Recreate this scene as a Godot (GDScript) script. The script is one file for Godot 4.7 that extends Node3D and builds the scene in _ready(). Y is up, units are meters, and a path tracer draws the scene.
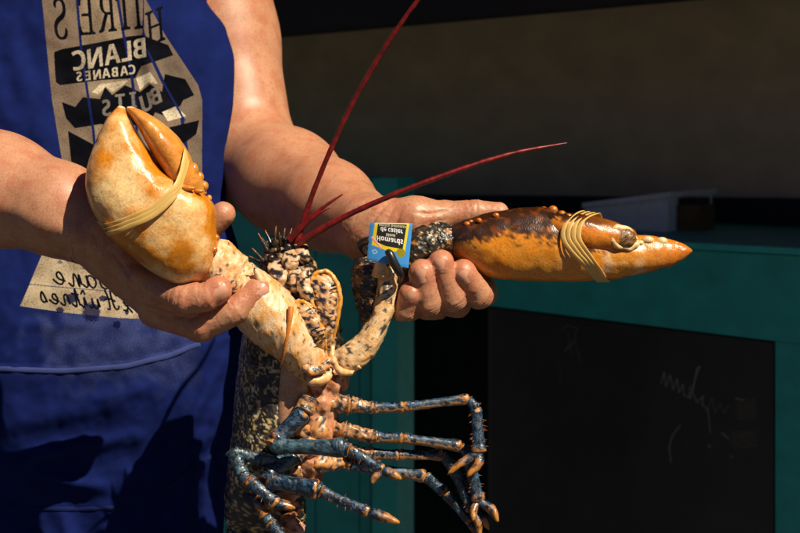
extends Node3D
# A person in a blue apron holds up a big lobster by both claws in front of a teal market stall.
# Joints are laid out in plan units (one unit = U metres, x right, y down, z towards the viewer).
const U := 0.000875
const DIST := 1.4
const PITCH := 4.15
const CY := 1.0
var cam_xf: Transform3D
var n1 := FastNoiseLite.new()
var n2 := FastNoiseLite.new()
var rng := RandomNumberGenerator.new()
var M := {}
var org := Vector3.ZERO
var zax := Vector3(0, 0, 1)
var taken := {}
var skin_marks: Array = []
var creases: Array = []
var folds: Array = []
var nails: Array = []

# ---------------------------------------------------------------- layout helpers
func D(x: float, y: float, z: float = 0.0) -> Vector3:
	var zm := z * U
	var s := (DIST - zm) / DIST * U
	return cam_xf * Vector3((x - 400.0) * s, (266.5 - y) * s, -(DIST - zm))

func DV(v: Vector3) -> Vector3:
	return D(v.x, v.y, v.z)

func RS(r: float, z: float) -> float:
	return r * U * (DIST - z * U) / DIST

var fac_p: Vector3
var fac_n: Vector3
func F(x: float, y: float, off: float = 0.0) -> Vector3:
	var o := cam_xf.origin
	var d := (D(x, y, 0) - o)
	var pl := Plane(fac_n, fac_p + fac_n * off)
	return pl.intersects_ray(o, d)

func sstep(a: float, b: float, x: float) -> float:
	var t := clampf((x - a) / (b - a), 0.0, 1.0)
	return t * t * (3.0 - 2.0 * t)

func N(p: Vector3, f: float) -> float:
	return n1.get_noise_3dv(p * f)

# ---------------------------------------------------------------- nodes
func numbered(called: String) -> String:
	if not taken.has(called):
		taken[called] = 0
		return called
	taken[called] += 1
	return "%s_%03d" % [called, taken[called]]

func thing(called: String, base: Vector3, label: String, category: String, group := "") -> Node3D:
	var o := Node3D.new()
	o.name = numbered(called)
	add_child(o)
	o.position = base
	org = base
	o.set_meta("label", label)
	o.set_meta("category", category)
	if group != "": o.set_meta("group", group)
	return o

func put(called: String, mesh: Mesh, mat: Material, parent: Node) -> MeshInstance3D:
	var o := MeshInstance3D.new()
	o.name = called
	o.mesh = mesh
	if mat: o.material_override = mat
	parent.add_child(o, true)
	return o

func amesh(v: PackedVector3Array, nn: PackedVector3Array, c: PackedColorArray, uv: PackedVector2Array, ix: PackedInt32Array) -> ArrayMesh:
	var a := []
	a.resize(Mesh.ARRAY_MAX)
	var vv := PackedVector3Array(v)
	for i in vv.size(): vv[i] -= org
	a[Mesh.ARRAY_VERTEX] = vv
	a[Mesh.ARRAY_NORMAL] = nn
	if c.size() == v.size(): a[Mesh.ARRAY_COLOR] = c
	if uv.size() == v.size(): a[Mesh.ARRAY_TEX_UV] = uv
	a[Mesh.ARRAY_INDEX] = ix
	var m := ArrayMesh.new()
	m.add_surface_from_arrays(Mesh.PRIMITIVE_TRIANGLES, a)
	return m

# rows x cols of points to a smooth surface; closed joins the last column to the first
class Soup:
	var v := PackedVector3Array()
	var c := PackedColorArray()
	var uv := PackedVector2Array()
	var ix := PackedInt32Array()
	func join(o: Soup) -> void:
		var k := v.size()
		v.append_array(o.v); c.append_array(o.c); uv.append_array(o.uv)
		for i in o.ix: ix.append(i + k)

func finish(s: Soup) -> ArrayMesh:
	var nn := PackedVector3Array()
	nn.resize(s.v.size())
	for t in range(0, s.ix.size(), 3):
		var a := s.ix[t]; var b := s.ix[t + 1]; var c := s.ix[t + 2]
		var f := (s.v[a] - s.v[c]).cross(s.v[a] - s.v[b])
		nn[a] += f; nn[b] += f; nn[c] += f
	for i in nn.size(): nn[i] = nn[i].normalized()
	return amesh(s.v, nn, s.c, s.uv, s.ix)

func skin_grid(rows: int, cols: int, pts: PackedVector3Array, cc: PackedColorArray, cen: PackedVector3Array) -> Soup:
	var s := Soup.new()
	s.v = pts.duplicate(); s.c = cc.duplicate()
	# test the winding on the whole
	var tot := 0.0
	for r in rows - 1:
		for k in cols:
			var a := pts[r * cols + k]; var b := pts[r * cols + (k + 1) % cols]; var c := pts[(r + 1) * cols + k]
			tot += (a - c).cross(a - b).dot(a - cen[r])
	for r in rows - 1:
		for k in cols:
			var a := r * cols + k; var b := r * cols + (k + 1) % cols
			var c := a + cols; var d := b + cols
			if tot > 0: s.ix.append_array([a, b, c, b, d, c])
			else: s.ix.append_array([a, c, b, b, c, d])
	for e in [0, rows - 1]:
		var ci := s.v.size()
		var m := Vector3.ZERO
		for k in cols: m += pts[e * cols + k]
		m /= cols
		s.v.append(m); s.c.append(cc[e * cols])
		for k in cols:
			var a: int = e * cols + k; var b: int = e * cols + (k + 1) % cols
			if (e == 0) == (tot > 0): s.ix.append_array([ci, b, a])
			else: s.ix.append_array([ci, a, b])
	return s

func crom(a, b, c, d, t: float):
	return 0.5 * ((2.0 * b) + (c - a) * t + (2.0 * a - 5.0 * b + 4.0 * c - d) * t * t + (3.0 * b - a - 3.0 * c + d) * t * t * t)

# rings given by two outline points and a half thickness: [xL, yL, xR, yR, z, b]
func pairs(rings: Array, kind: String, n := 60, seg := 40, e := 2.0) -> Soup:
	var rows := n + 1
	var pts := PackedVector3Array(); var cc := PackedColorArray(); var cen := PackedVector3Array()
	var L := []; var R := []; var B := []
	for q in rings:
		L.append(D(q[0], q[1], q[4])); R.append(D(q[2], q[3], q[4])); B.append(RS(q[5], q[4]))
	var m := rings.size() - 1
	for r in rows:
		var t := float(r) / n
		var ft := t * m
		var i := mini(int(ft), m - 1)
		var lt := ft - i
		var i0 := maxi(i - 1, 0); var i3 := mini(i + 2, m)
		var l: Vector3 = crom(L[i0], L[i], L[i + 1], L[i3], lt)
		var rr: Vector3 = crom(R[i0], R[i], R[i + 1], R[i3], lt)
		var b: float = maxf(crom(B[i0], B[i], B[i + 1], B[i3], lt), 0.0003)
		var c := (l + rr) * 0.5
		var sd := (rr - l) * 0.5
		var zz := (zax - sd.normalized() * zax.dot(sd.normalized())).normalized() * b
		cen.append(c)
		for k in seg:
			var an := TAU * k / seg
			var ca := cos(an); var sa := sin(an)
			if e != 2.0:
				ca = signf(ca) * pow(absf(ca), 2.0 / e); sa = signf(sa) * pow(absf(sa), 2.0 / e)
			var p := c + sd * ca + zz * sa
			var od := (p - c)
			var q := od.length()
			if q > 0.0001: p += od / q * disp(kind, p, t, an, q)
			pts.append(p)
			cc.append(tint(kind, p, t, an))
	return skin_grid(rows, seg, pts, cc, cen)

# tube through joints [x, y, z, r]
func tube(js: Array, kind: String, n := 24, seg := 14, flat := 1.0, hint := Vector3.ZERO) -> Soup:
	var P := []; var Rr := []
	for j in js:
		P.append(D(j[0], j[1], j[2])); Rr.append(RS(j[3], j[2]))
	var m := js.size() - 1
	var pts := PackedVector3Array(); var cc := PackedColorArray(); var cen := PackedVector3Array()
	var up := hint if hint != Vector3.ZERO else zax
	for r in n + 1:
		var t := float(r) / n
		var ft := t * m
		var i := mini(int(ft), m - 1)
		var lt := ft - i
		var i0 := maxi(i - 1, 0); var i3 := mini(i + 2, m)
		var c: Vector3 = crom(P[i0], P[i], P[i + 1], P[i3], lt)
		var c2: Vector3 = crom(P[i0], P[i], P[i + 1], P[i3], lt + 0.02)
		var rad: float = maxf(crom(Rr[i0], Rr[i], Rr[i + 1], Rr[i3], lt), 0.0001)
		var tg := (c2 - c).normalized()
		var sd := tg.cross(up).normalized()
		if sd.length() < 0.5: sd = Vector3.RIGHT
		var u2 := sd.cross(tg).normalized()
		up = u2
		cen.append(c)
		for k in seg:
			var an := TAU * k / seg
			var o := (sd * cos(an) + u2 * sin(an) * flat)
			var p := c + o * rad
			p += o * disp(kind, p, t, an, rad)
			pts.append(p)
			cc.append(tint(kind, p, t, an))
	return skin_grid(n + 1, seg, pts, cc, cen)

func loop_tube(js: Array, w: float, th: float, n := 60, seg := 10) -> Soup:
	var P := PackedVector3Array()
	for j in js: P.append(D(j[0], j[1], j[2]))
	var m := P.size()
	var cc0 := Vector3.ZERO
	for p in P: cc0 += p / m
	# the strip lies flat on what it is wound about
	var ax := Vector3.ZERO
	for i in m: ax += (P[i] - cc0).cross(P[(i + 1) % m] - cc0)
	ax = ax.normalized()
	var s := Soup.new()
	for r in n:
		var ft := float(r) / n * m
		var i := int(ft)
		var lt := ft - i
		var c: Vector3 = crom(P[(i + m - 1) % m], P[i], P[(i + 1) % m], P[(i + 2) % m], lt)
		var c2: Vector3 = crom(P[(i + m - 1) % m], P[i], P[(i + 1) % m], P[(i + 2) % m], lt + 0.02)
		var tg := (c2 - c).normalized()
		var out := tg.cross(ax).normalized()
		var wd := out.cross(tg).normalized()
		for k in seg:
			var an := TAU * k / seg
			var p := c + wd * cos(an) * w * U * (1.0 + 0.15 * N(c, 90.0)) + out * sin(an) * th * U
			s.v.append(p); s.c.append(Color(1, 1, 1))
	for r in n:
		for k in seg:
			var a := r * seg + k; var b := r * seg + (k + 1) % seg
			var c := ((r + 1) % n) * seg + k; var d := ((r + 1) % n) * seg + (k + 1) % seg
			s.ix.append_array([a, b, c, b, d, c])
	return s

func ball(x: float, y: float, z: float, rx: float, ry: float, rz: float, kind: String, n := 12) -> Soup:
	var c := D(x, y, z)
	var pts := PackedVector3Array(); var cc := PackedColorArray(); var cen := PackedVector3Array()
	var b := cam_xf.basis
	for r in n + 1:
		var la := -PI / 2 + PI * (0.02 + 0.96 * r / n)
		cen.append(c)
		for k in n * 2:
			var an := TAU * k / (n * 2)
			var p := c + (b.x * cos(la) * cos(an) * rx + b.y * sin(la) * ry + b.z * cos(la) * sin(an) * rz) * U
			p += (p - c).normalized() * disp(kind, p, float(r) / n, an, rx * U)
			pts.append(p); cc.append(tint(kind, p, float(r) / n, an))
	return skin_grid(n + 1, n * 2, pts, cc, cen)

# flat-sided prism between two outlines on the stall's plane
func slab(q: Array, back: float, front: float) -> ArrayMesh:
	var a := []
	for p in q: a.append(F(p[0], p[1], front))
	var b := []
	for p in a: b.append(p - fac_n * (front - back))
	return prism(a, b)

func prism(a: Array, b: Array) -> ArrayMesh:
	var st := SurfaceTool.new()
	st.begin(Mesh.PRIMITIVE_TRIANGLES)
	var cen := Vector3.ZERO
	for p in a: cen += p
	for p in b: cen += p
	cen /= a.size() * 2
	var n := a.size()
	var faces := []
	for i in range(1, n - 1):
		faces.append([a[0], a[i], a[i + 1]]); faces.append([b[0], b[i], b[i + 1]])
	for i in n:
		var j := (i + 1) % n
		faces.append([a[i], a[j], b[j]]); faces.append([a[i], b[j], b[i]])
	for f in faces:
		var nn: Vector3 = (f[0] - f[2]).cross(f[0] - f[1]).normalized()
		var mid: Vector3 = (f[0] + f[1] + f[2]) / 3.0
		var order := [0, 1, 2]
		if nn.dot(mid - cen) < 0:
			order = [0, 2, 1]; nn = -nn
		for k in order:
			st.set_normal(nn)
			var p: Vector3 = f[k]
			st.set_uv(Vector2(p.x, -p.y))
			st.add_vertex(p - org)
	return st.commit()

# ---------------------------------------------------------------- colour and relief of living matter (linear values)
func mixc(a: Color, b: Color, t: float) -> Color:
	return a.lerp(b, clampf(t, 0.0, 1.0))

func tint(kind: String, p: Vector3, t: float, an: float) -> Color:
	match kind:
		"crusher":
			var cream := Color(0.80, 0.55, 0.25)
			var org_ := Color(0.60, 0.21, 0.010)
			var a := N(p, 22.0) * 0.7 + N(p, 70.0) * 0.35 + N(p, 260.0) * 0.15
			var k := 0.28 + 0.45 * sstep(-0.1, 0.2, N(p + Vector3(4, 1, 2), 22.0)) + 0.55 * sstep(0.78, 0.96, absf(cos(an)) + a * 0.25) + a * 1.1 + sstep(0.66, 0.9, t) * 0.3
			var c := mixc(cream, org_, k)
			c = mixc(c, Color(0.36, 0.12, 0.015), sstep(0.5, 0.7, N(p, 150.0)) * 0.5)
			if t > 0.96: c = mixc(c, Color(0.85, 0.7, 0.5), 0.7)
			return c
		"crusher_finger":
			var a := N(p, 30.0) * 0.6 + N(p, 120.0) * 0.35
			var c := mixc(Color(0.66, 0.31, 0.06), Color(0.50, 0.16, 0.015), 0.45 + a)
			if t > 0.93: c = mixc(c, Color(0.85, 0.7, 0.5), 0.75)
			return c
		"cutter", "cutter_finger":
			var a := N(p, 40.0) * 0.5 + N(p, 140.0) * 0.35 + N(p, 420.0) * 0.25
			var c := mixc(Color(0.66, 0.22, 0.010), Color(0.70, 0.33, 0.05), 0.3 + a)
			c = mixc(c, Color(0.42, 0.10, 0.012), sstep(0.55, 0.95, t) * 0.7 + a * 0.4 if kind == "cutter" else 0.55 + a)
			var top := -cos(an)  # the upper rim of this claw is dark
			var edge := 0.12 if kind == "cutter" else 0.45
			var dk := sstep(-0.12, 0.12, top - edge + a * 0.8) * (1.0 - sstep(0.5, 0.62, t) if kind == "cutter" else 1.0 - sstep(0.25, 0.7, t) * 0.6)
			c = mixc(c, Color(0.018, 0.008, 0.005), dk * 0.97)
			c = mixc(c, Color(0.20, 0.045, 0.008), dk * sstep(0.12, 0.4, N(p, 90.0)) * 0.6)
			if kind == "cutter":
				var pale := sstep(0.25, 0.6, N(p, 55.0) + 0.35 * (1.0 - absf(top + 0.3))) * sstep(0.35, 0.5, t) * (1.0 - sstep(0.62, 0.8, t))
				c = mixc(c, Color(0.75, 0.55, 0.32), pale * 0.6)
				if t < 0.2: c = mixc(c, Color(0.02, 0.014, 0.01), sstep(0.2, 0.05, t) * (0.7 + a))
			return c
		"merus":
			var a := N(p, 60.0) * 0.6 + N(p, 200.0) * 0.5
			var c := mixc(Color(0.76, 0.52, 0.30), Color(0.68, 0.30, 0.06), 0.42 + a * 1.6)
			c = mixc(c, Color(0.80, 0.64, 0.45), sstep(0.2, 0.5, N(p, 130.0)) * 0.6)
			var k := sstep(0.46, 0.52, N(p + Vector3(1, 2, 3), 150.0))
			c = mixc(c, Color(0.07, 0.04, 0.02), k * 0.85)
			return c
		"arm_bar":
			var a := N(p, 60.0) * 0.5 + N(p, 200.0) * 0.5
			var c := mixc(Color(0.78, 0.56, 0.32), Color(0.70, 0.33, 0.07), 0.3 + a)
			return mixc(c, Color(0.02, 0.03, 0.045), sstep(0.34, 0.41, N(p, 120.0)) * 0.92)
		"carpus":
			var a := N(p, 90.0) * 0.6 + N(p, 300.0) * 0.4
			var c := mixc(Color(0.015, 0.014, 0.012), Color(0.06, 0.05, 0.03), 0.3 + a)
			c = mixc(c, Color(0.42, 0.17, 0.03), sstep(0.32, 0.44, N(p + Vector3(4, 0, 1), 100.0)))
			c = mixc(c, Color(0.62, 0.56, 0.42), sstep(0.44, 0.50, N(p, 250.0)))
			return c
		"shell":
			var w := p + Vector3(N(p, 60.0), N(p + Vector3(3, 1, 0), 60.0), 0) * 0.012
			var r := absf(n2.get_noise_3dv(w * Vector3(100, 75, 100)))
			var sq := 1.0 - sstep(0.10, 0.22, r)
			var fine := N(p, 330.0)
			var c := mixc(Color(0.008, 0.007, 0.006), Color(0.03, 0.025, 0.018), 0.5 + fine)
			c = mixc(c, Color(0.62, 0.45, 0.19), sq * sstep(-0.45, 0.0, N(p, 60.0) + fine * 0.4))
			c = mixc(c, Color(0.70, 0.60, 0.42), sq * sstep(0.18, 0.34, N(p + Vector3(7, 7, 7), 80.0)))
			return c
		"sternum":
			var a := N(p, 80.0) * 0.7 + N(p, 250.0) * 0.4
			var c := mixc(Color(0.50, 0.16, 0.05), Color(0.66, 0.38, 0.24), 0.4 + a)
			c = mixc(c, Color(0.12, 0.03, 0.012), sstep(0.15, 0.4, N(p + Vector3(2, 0, 0), 110.0)))
			return c
		"sternum_pale":
			var a := N(p, 60.0) * 0.6 + N(p, 240.0) * 0.4
			return mixc(Color(0.60, 0.36, 0.23), Color(0.46, 0.19, 0.09), 0.35 + a)
		"coxa":
			var a := N(p, 120.0) * 0.7 + N(p, 380.0) * 0.5
			var c := mixc(Color(0.64, 0.40, 0.22), Color(0.62, 0.22, 0.03), 0.5 + a)
			c = mixc(c, Color(0.03, 0.055, 0.085), sstep(0.10, 0.24, N(p + Vector3(5, 0, 0), 150.0)))
			return c
		"leg", "leg_pale", "leg_end":
			var a := N(p, 150.0)
			var f := N(p, 620.0)
			var c := mixc(Color(0.008, 0.014, 0.028), Color(0.055, 0.14, 0.25), 0.52 + a * 1.3 + f * 0.7)
			c = mixc(c, Color(0.004, 0.006, 0.012), sstep(0.12, 0.30, N(p + Vector3(2, 6, 1), 300.0)))
			if kind == "leg_pale":
				var u := sstep(0.20, 0.26, cos(an) + a * 0.5 + f * 0.3)   # cream stripe along the joint
				c = mixc(c, mixc(Color(0.50, 0.31, 0.17), Color(0.52, 0.22, 0.05), 0.4 + a * 1.5), u)
			var ring := maxf(sstep(0.22, 0.10, t + a * 0.25), sstep(0.74, 0.86, t + a * 0.25))
			if kind == "leg_end": ring = sstep(0.35, 0.62, t + a * 0.35)
			c = mixc(c, mixc(Color(0.66, 0.23, 0.02), Color(0.62, 0.33, 0.10), 0.3 + f), ring)
			return c
		"teal_leg":
			var a := N(p, 150.0)
			var f := N(p, 560.0)
			var c := mixc(Color(0.016, 0.040, 0.065), Color(0.085, 0.19, 0.26), 0.5 + a * 1.4 + f * 0.7)
			c = mixc(c, Color(0.008, 0.012, 0.02), sstep(0.22, 0.38, N(p + Vector3(2, 6, 1), 190.0)))
			c = mixc(c, Color(0.55, 0.25, 0.06), maxf(sstep(0.12, 0.03, t), sstep(0.9, 0.97, t)))
			return c
		"mouth":
			var a := N(p, 160.0)
			var c := mixc(Color(0.66, 0.42, 0.26), Color(0.68, 0.29, 0.03), 0.3 + a * 1.6)
			c = mixc(c, Color(0.02, 0.018, 0.03), sstep(0.12, 0.22, N(p + Vector3(9, 0, 0), 170.0)))
			return c
		"spine":
			var c := mixc(Color(0.02, 0.016, 0.012), Color(0.6, 0.25, 0.05), sstep(0.55, 0.95, t))
			return c
		"cream_spine":
			return mixc(Color(0.72, 0.42, 0.14), Color(0.80, 0.62, 0.38), t + N(p, 200.0))
		"head":
			var a := N(p, 130.0)
			var c := mixc(Color(0.014, 0.011, 0.008), Color(0.10, 0.06, 0.025), 0.35 + a)
			c = mixc(c, Color(0.55, 0.38, 0.22), sstep(0.26, 0.36, N(p + Vector3(0, 5, 0), 140.0)))
			return c
		"peduncle":
			var a := N(p, 120.0)
			var c := mixc(Color(0.66, 0.48, 0.31), Color(0.5, 0.25, 0.09), 0.3 + a)
			return mixc(c, Color(0.015, 0.011, 0.01), sstep(0.02, 0.12, N(p + Vector3(0, 5, 2), 130.0)))
		"feeler":
			return mixc(Color(0.085, 0.004, 0.004), Color(0.19, 0.008, 0.006), 0.5 + 0.5 * sin(t * 300.0) * 0.5 + N(p, 60.0))
		"bead":
			return mixc(Color(0.36, 0.075, 0.010), Color(0.55, 0.18, 0.025), 0.5 + N(p, 300.0))
		"tooth":
			return Color(0.70, 0.45, 0.25)
		"cut":
			return mixc(Color(0.07, 0.03, 0.012), Color(0.35, 0.18, 0.06), 0.45 + N(p, 420.0) * 1.6)
		"cut_rim":
			return mixc(Color(0.78, 0.60, 0.32), Color(0.62, 0.38, 0.12), 0.3 + N(p, 200.0))
		"rim":
			return mixc(Color(0.70, 0.29, 0.02), Color(0.66, 0.38, 0.12), 0.3 + N(p, 150.0))
		"ridge":
			return Color(0.62, 0.20, 0.03)
		"eye":
			return Color(0.008, 0.007, 0.007)
	return Color(0.5, 0.5, 0.5)

func disp(kind: String, p: Vector3, t: float, an: float, r: float) -> float:
	match kind:
		"crusher", "crusher_finger":
			return N(p, 25.0) * 0.0016 + N(p, 70.0) * 0.0005
		"cutter", "cutter_finger":
			return N(p, 35.0) * 0.0012 + N(p, 110.0) * 0.0003
		"merus", "arm_bar":
			return N(p, 60.0) * 0.0014 + N(p, 170.0) * 0.0007 - sstep(0.8, 0.84, t) * sstep(0.9, 0.86, t) * 0.0018
		"carpus":
			return N(p, 70.0) * 0.002 + maxf(0.0, N(p, 200.0)) * 0.002
		"shell":
			return N(p, 40.0) * 0.0012 + N(p, 320.0) * 0.0007
		"sternum":
			return N(p, 70.0) * 0.004 + N(p, 180.0) * 0.0015
		"coxa":
			return N(p, 120.0) * 0.0022
		"leg", "leg_pale", "leg_end", "teal_leg":
			return N(p, 120.0) * 0.0006 + maxf(0.0, N(p, 420.0) - 0.2) * 0.0012
		"rim":
			return N(p, 220.0) * 0.0008
		"mouth":
			return N(p, 130.0) * 0.0015 - 0.0012 * absf(sin(t * 34.0)) * sstep(0.6, 1.0, absf(cos(an)))
		"head":
			return N(p, 90.0) * 0.004 + N(p, 240.0) * 0.0015
		"peduncle":
			return N(p, 110.0) * 0.0016
		"feeler":
			return (fposmod(t * 190.0, 1.0) - 0.5) * 0.00022 + N(p, 60.0) * 0.0003
		"cut":
			return N(p, 420.0) * 0.001
	return 0.0

# ---------------------------------------------------------------- flesh: distance field of tapered capsules, meshed as surface nets
# bone: [a, b, ra, rb, k] in metres
func flesh(bones: Array, cell: float, out_v: PackedVector3Array, out_n: PackedVector3Array, out_c: PackedColorArray, out_i: PackedInt32Array, kind: String, lo_cut := Vector3(-99, -99, -99), hi_cut := Vector3(99, 99, 99), cut_p := Vector3.ZERO, cut_n := Vector3.ZERO, relief := false) -> void:
	var lo := Vector3(1e9, 1e9, 1e9); var hi := -lo
	for b in bones:
		var r: float = maxf(b[2], b[3]) + cell * 3.0
		lo = lo.min(b[0] - Vector3.ONE * r).min(b[1] - Vector3.ONE * r)
		hi = hi.max(b[0] + Vector3.ONE * r).max(b[1] + Vector3.ONE * r)
	lo = lo.max(lo_cut); hi = hi.min(hi_cut)
	var nx := int((hi.x - lo.x) / cell) + 2
	var ny := int((hi.y - lo.y) / cell) + 2
	var nz := int((hi.z - lo.z) / cell) + 2
	var fld := PackedFloat32Array()
	fld.resize(nx * ny * nz)
	fld.fill(1.0)
	var sx := ny * nz
	for b in bones:
		var A: Vector3 = b[0]; var B: Vector3 = b[1]
		var ra: float = b[2]; var rb: float = b[3]; var k: float = b[4]
		var pad := maxf(ra, rb) + k + cell * 2.0
		var l := (A.min(B) - Vector3.ONE * pad - lo) / cell
		var h := (A.max(B) + Vector3.ONE * pad - lo) / cell
		var x0 := maxi(int(l.x), 0); var x1 := mini(int(h.x) + 1, nx - 1)
		var y0 := maxi(int(l.y), 0); var y1 := mini(int(h.y) + 1, ny - 1)
		var z0 := maxi(int(l.z), 0); var z1 := mini(int(h.z) + 1, nz - 1)
		var ab := B - A
		var inv := 1.0 / maxf(ab.length_squared(), 1e-9)
		for x in range(x0, x1 + 1):
			for y in range(y0, y1 + 1):
				var o := x * sx + y * nz
				for z in range(z0, z1 + 1):
					var p := lo + Vector3(x, y, z) * cell
					var ap := p - A
					var t := clampf(ap.dot(ab) * inv, 0.0, 1.0)
					var d := (ap - ab * t).length() - ra - (rb - ra) * t
					var f := fld[o + z]
					var g := k - absf(f - d)
					if g > 0.0: fld[o + z] = minf(f, d) - g * g * 0.25 / k
					elif d < f: fld[o + z] = d
	# nets
	var vid := PackedInt32Array()
	vid.resize(nx * ny * nz)
	vid.fill(-1)
	var cs := [0, nz, sx, sx + nz, 1, nz + 1, sx + 1, sx + nz + 1]
	var base := out_v.size()
	var ibase := out_i.size()
	for x in nx - 1:
		for y in ny - 1:
			var o := x * sx + y * nz
			for z in nz - 1:
				var i := o + z
				var f0 := fld[i]
				if f0 > cell * 2.0 or f0 < -cell * 2.0: continue
				var mask := 0
				var e := [f0, fld[i + nz], fld[i + sx], fld[i + sx + nz], fld[i + 1], fld[i + nz + 1], fld[i + sx + 1], fld[i + sx + nz + 1]]
				for q in 8:
					if e[q] < 0.0: mask += 1
				if mask == 0 or mask == 8: continue
				# corners: bit0 y, bit1 x, bit2 z
				var s := Vector3.ZERO; var cnt := 0
				for q in 8:
					for bit in [1, 2, 4]:
						if q & bit: continue
						var w: int = q | bit
						if (e[q] < 0.0) == (e[w] < 0.0): continue
						var tt: float = e[q] / (e[q] - e[w])
						var pa := Vector3((q >> 1) & 1, q & 1, (q >> 2) & 1)
						var pb := Vector3((w >> 1) & 1, w & 1, (w >> 2) & 1)
						s += pa.lerp(pb, tt); cnt += 1
				var p := s / cnt
				var gx: float = (e[2] + e[3] + e[6] + e[7]) - (e[0] + e[1] + e[4] + e[5])
				var gy: float = (e[1] + e[3] + e[5] + e[7]) - (e[0] + e[2] + e[4] + e[6])
				var gz: float = (e[4] + e[5] + e[6] + e[7]) - (e[0] + e[1] + e[2] + e[3])
				vid[i] = out_v.size()
				var pw := lo + (Vector3(x, y, z) + p) * cell
				out_v.append(pw)
				out_n.append(Vector3(gx, gy, gz).normalized())
	for x in range(1, nx - 1):
		for y in range(1, ny - 1):
			var o := x * sx + y * nz
			for z in range(1, nz - 1):
				var i := o + z
				var v0 := vid[i]
				if v0 < 0: continue
				var neg := fld[i] < 0.0
				for ax in 3:
					var st: int = [sx, nz, 1][ax]
					if (fld[i + st] < 0.0) == neg: continue
					var u: int = [nz, 1, sx][ax]
					var w: int = [1, sx, nz][ax]
					var a := vid[i]; var b := vid[i - u]; var c := vid[i - u - w]; var d := vid[i - w]
					if a < 0 or b < 0 or c < 0 or d < 0: continue
					if cut_n != Vector3.ZERO and (out_v[a] - cut_p).dot(cut_n) > 0.005: continue
					if neg: out_i.append_array([a, c, b, a, d, c])
					else: out_i.append_array([a, b, c, a, c, d])
	if relief:
		# lines over the joints, folds of the palm and loose skin
		for i in range(base, out_v.size()):
			var p := out_v[i]
			var fade := sstep(0.0, 0.02, -(p - cut_p).dot(cut_n))
			var h := N(p, 95.0) * 0.00035 - (0.16 - minf(absf(N(p, 170.0)), 0.16)) * 0.0016
			for j in creases:
				var o: Vector3 = p - j[0]
				if o.length_squared() > j[2] * j[2] * 2.6: continue
				var q: float = o.dot(j[1]) + N(p, 140.0) * 0.0009
				for w in j[3]: h -= 0.0008 * exp(-pow((q - w) / 0.0009, 2.0))
			if out_n[i].dot(zax) > 0.05:
				var cp := cam_xf.affine_inverse() * p
				var pp := Vector2(cp.x, -cp.y) / -cp.z * DIST / U + Vector2(400, 266.5)
				for f in folds:
					var dd := seg_d(pp, f[0])
					if dd.x < 8.0: h -= 1.5 * f[1] * exp(-pow((dd.x + N(p, 120.0) * 1.0) / f[2], 2.0)) * sin(PI * clampf(dd.y, 0.05, 0.95))
			out_v[i] = p + out_n[i] * h * fade
		for i in range(base, out_n.size()): out_n[i] = Vector3.ZERO
		for q in range(ibase, out_i.size(), 3):
			var a := out_i[q]; var b := out_i[q + 1]; var c := out_i[q + 2]
			var fn := (out_v[a] - out_v[c]).cross(out_v[a] - out_v[b])
			out_n[a] += fn; out_n[b] += fn; out_n[c] += fn
		for i in range(base, out_n.size()): out_n[i] = out_n[i].normalized()
	for i in range(base, out_v.size()):
		out_c.append(skin_tint(out_v[i]) if kind == "skin" else Color(0.3, 0.3, 0.3))

func skin_tint(p: Vector3) -> Color:
	var a := N(p, 18.0) * 0.5 + N(p, 60.0) * 0.4
	var f := N(p, 320.0)
	var c := mixc(Color(0.43, 0.195, 0.105), Color(0.52, 0.26, 0.15), 0.5 + a)
	c = mixc(c, Color(0.42, 0.13, 0.065), clampf(N(p + Vector3(3, 3, 3), 45.0) * 1.2, 0.0, 0.5))
	c = mixc(c, Color(0.30, 0.12, 0.055), sstep(0.36, 0.5, f) * 0.35)
	for m in skin_marks:   # ruddy knuckles and finger ends, pale nails
		var d: float = p.distance_to(m[0])
		if d < m[1]: c = mixc(c, m[2], (1.0 - sstep(m[1] * m[4], m[1], d + f * 0.0012)) * m[3])
	return c

func bones_of(chain: Array, k: float) -> Array:
	# joints [x, y, z, r] in plan units
	var r := []
	for i in chain.size() - 1:
		var a: Array = chain[i]; var b: Array = chain[i + 1]
		r.append([D(a[0], a[1], a[2]), D(b[0], b[1], b[2]), RS(a[3], a[2]), RS(b[3], b[2]), k * U])
	return r

func finger(bones: Array, mcp: Array, pip: Array, dip: Array, tip: Array, nail_dir: Vector3) -> void:
	bones.append_array(bones_of([mcp, pip], 3.5))
	bones.append_array(bones_of([pip, dip, tip], 1.0))
	# the knuckle and the pad of the finger end swell a little
	bones.append_array(bones_of([[pip[0], pip[1], pip[2], pip[3] * 1.05], [pip[0], pip[1], pip[2] + 0.5, pip[3] * 1.05]], 2.0))
	bones.append_array(bones_of([[tip[0], tip[1], tip[2], tip[3] * 1.04], [tip[0], tip[1] - 0.5, tip[2], tip[3] * 1.04]], 4.0))
	var red := Color(0.50, 0.165, 0.09)
	skin_marks.append([D(tip[0], tip[1], tip[2]), RS(tip[3] * 2.2, 0), red, 0.6, 0.3])
	skin_marks.append([D(pip[0], pip[1], pip[2]), RS(pip[3] * 1.7, 0), red, 0.45, 0.2])
	var A := D(mcp[0], mcp[1], mcp[2]); var B := D(pip[0], pip[1], pip[2]); var C := D(dip[0], dip[1], dip[2]); var E := D(tip[0], tip[1], tip[2])
	creases.append([B, (C - A).normalized(), RS(pip[3], 0), [-0.004, -0.0015, 0.0015, 0.004]])
	creases.append([C, (E - B).normalized(), RS(dip[3], 0), [-0.0018, 0.0006, 0.003]])
	if nail_dir != Vector3.ZERO:
		var dr := (E - C).normalized()
		var nm := cam_xf.basis * nail_dir
		nails.append([E, dr, (nm - dr * nm.dot(dr)).normalized(), RS(tip[3] * 1.04, tip[2])])

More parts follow.
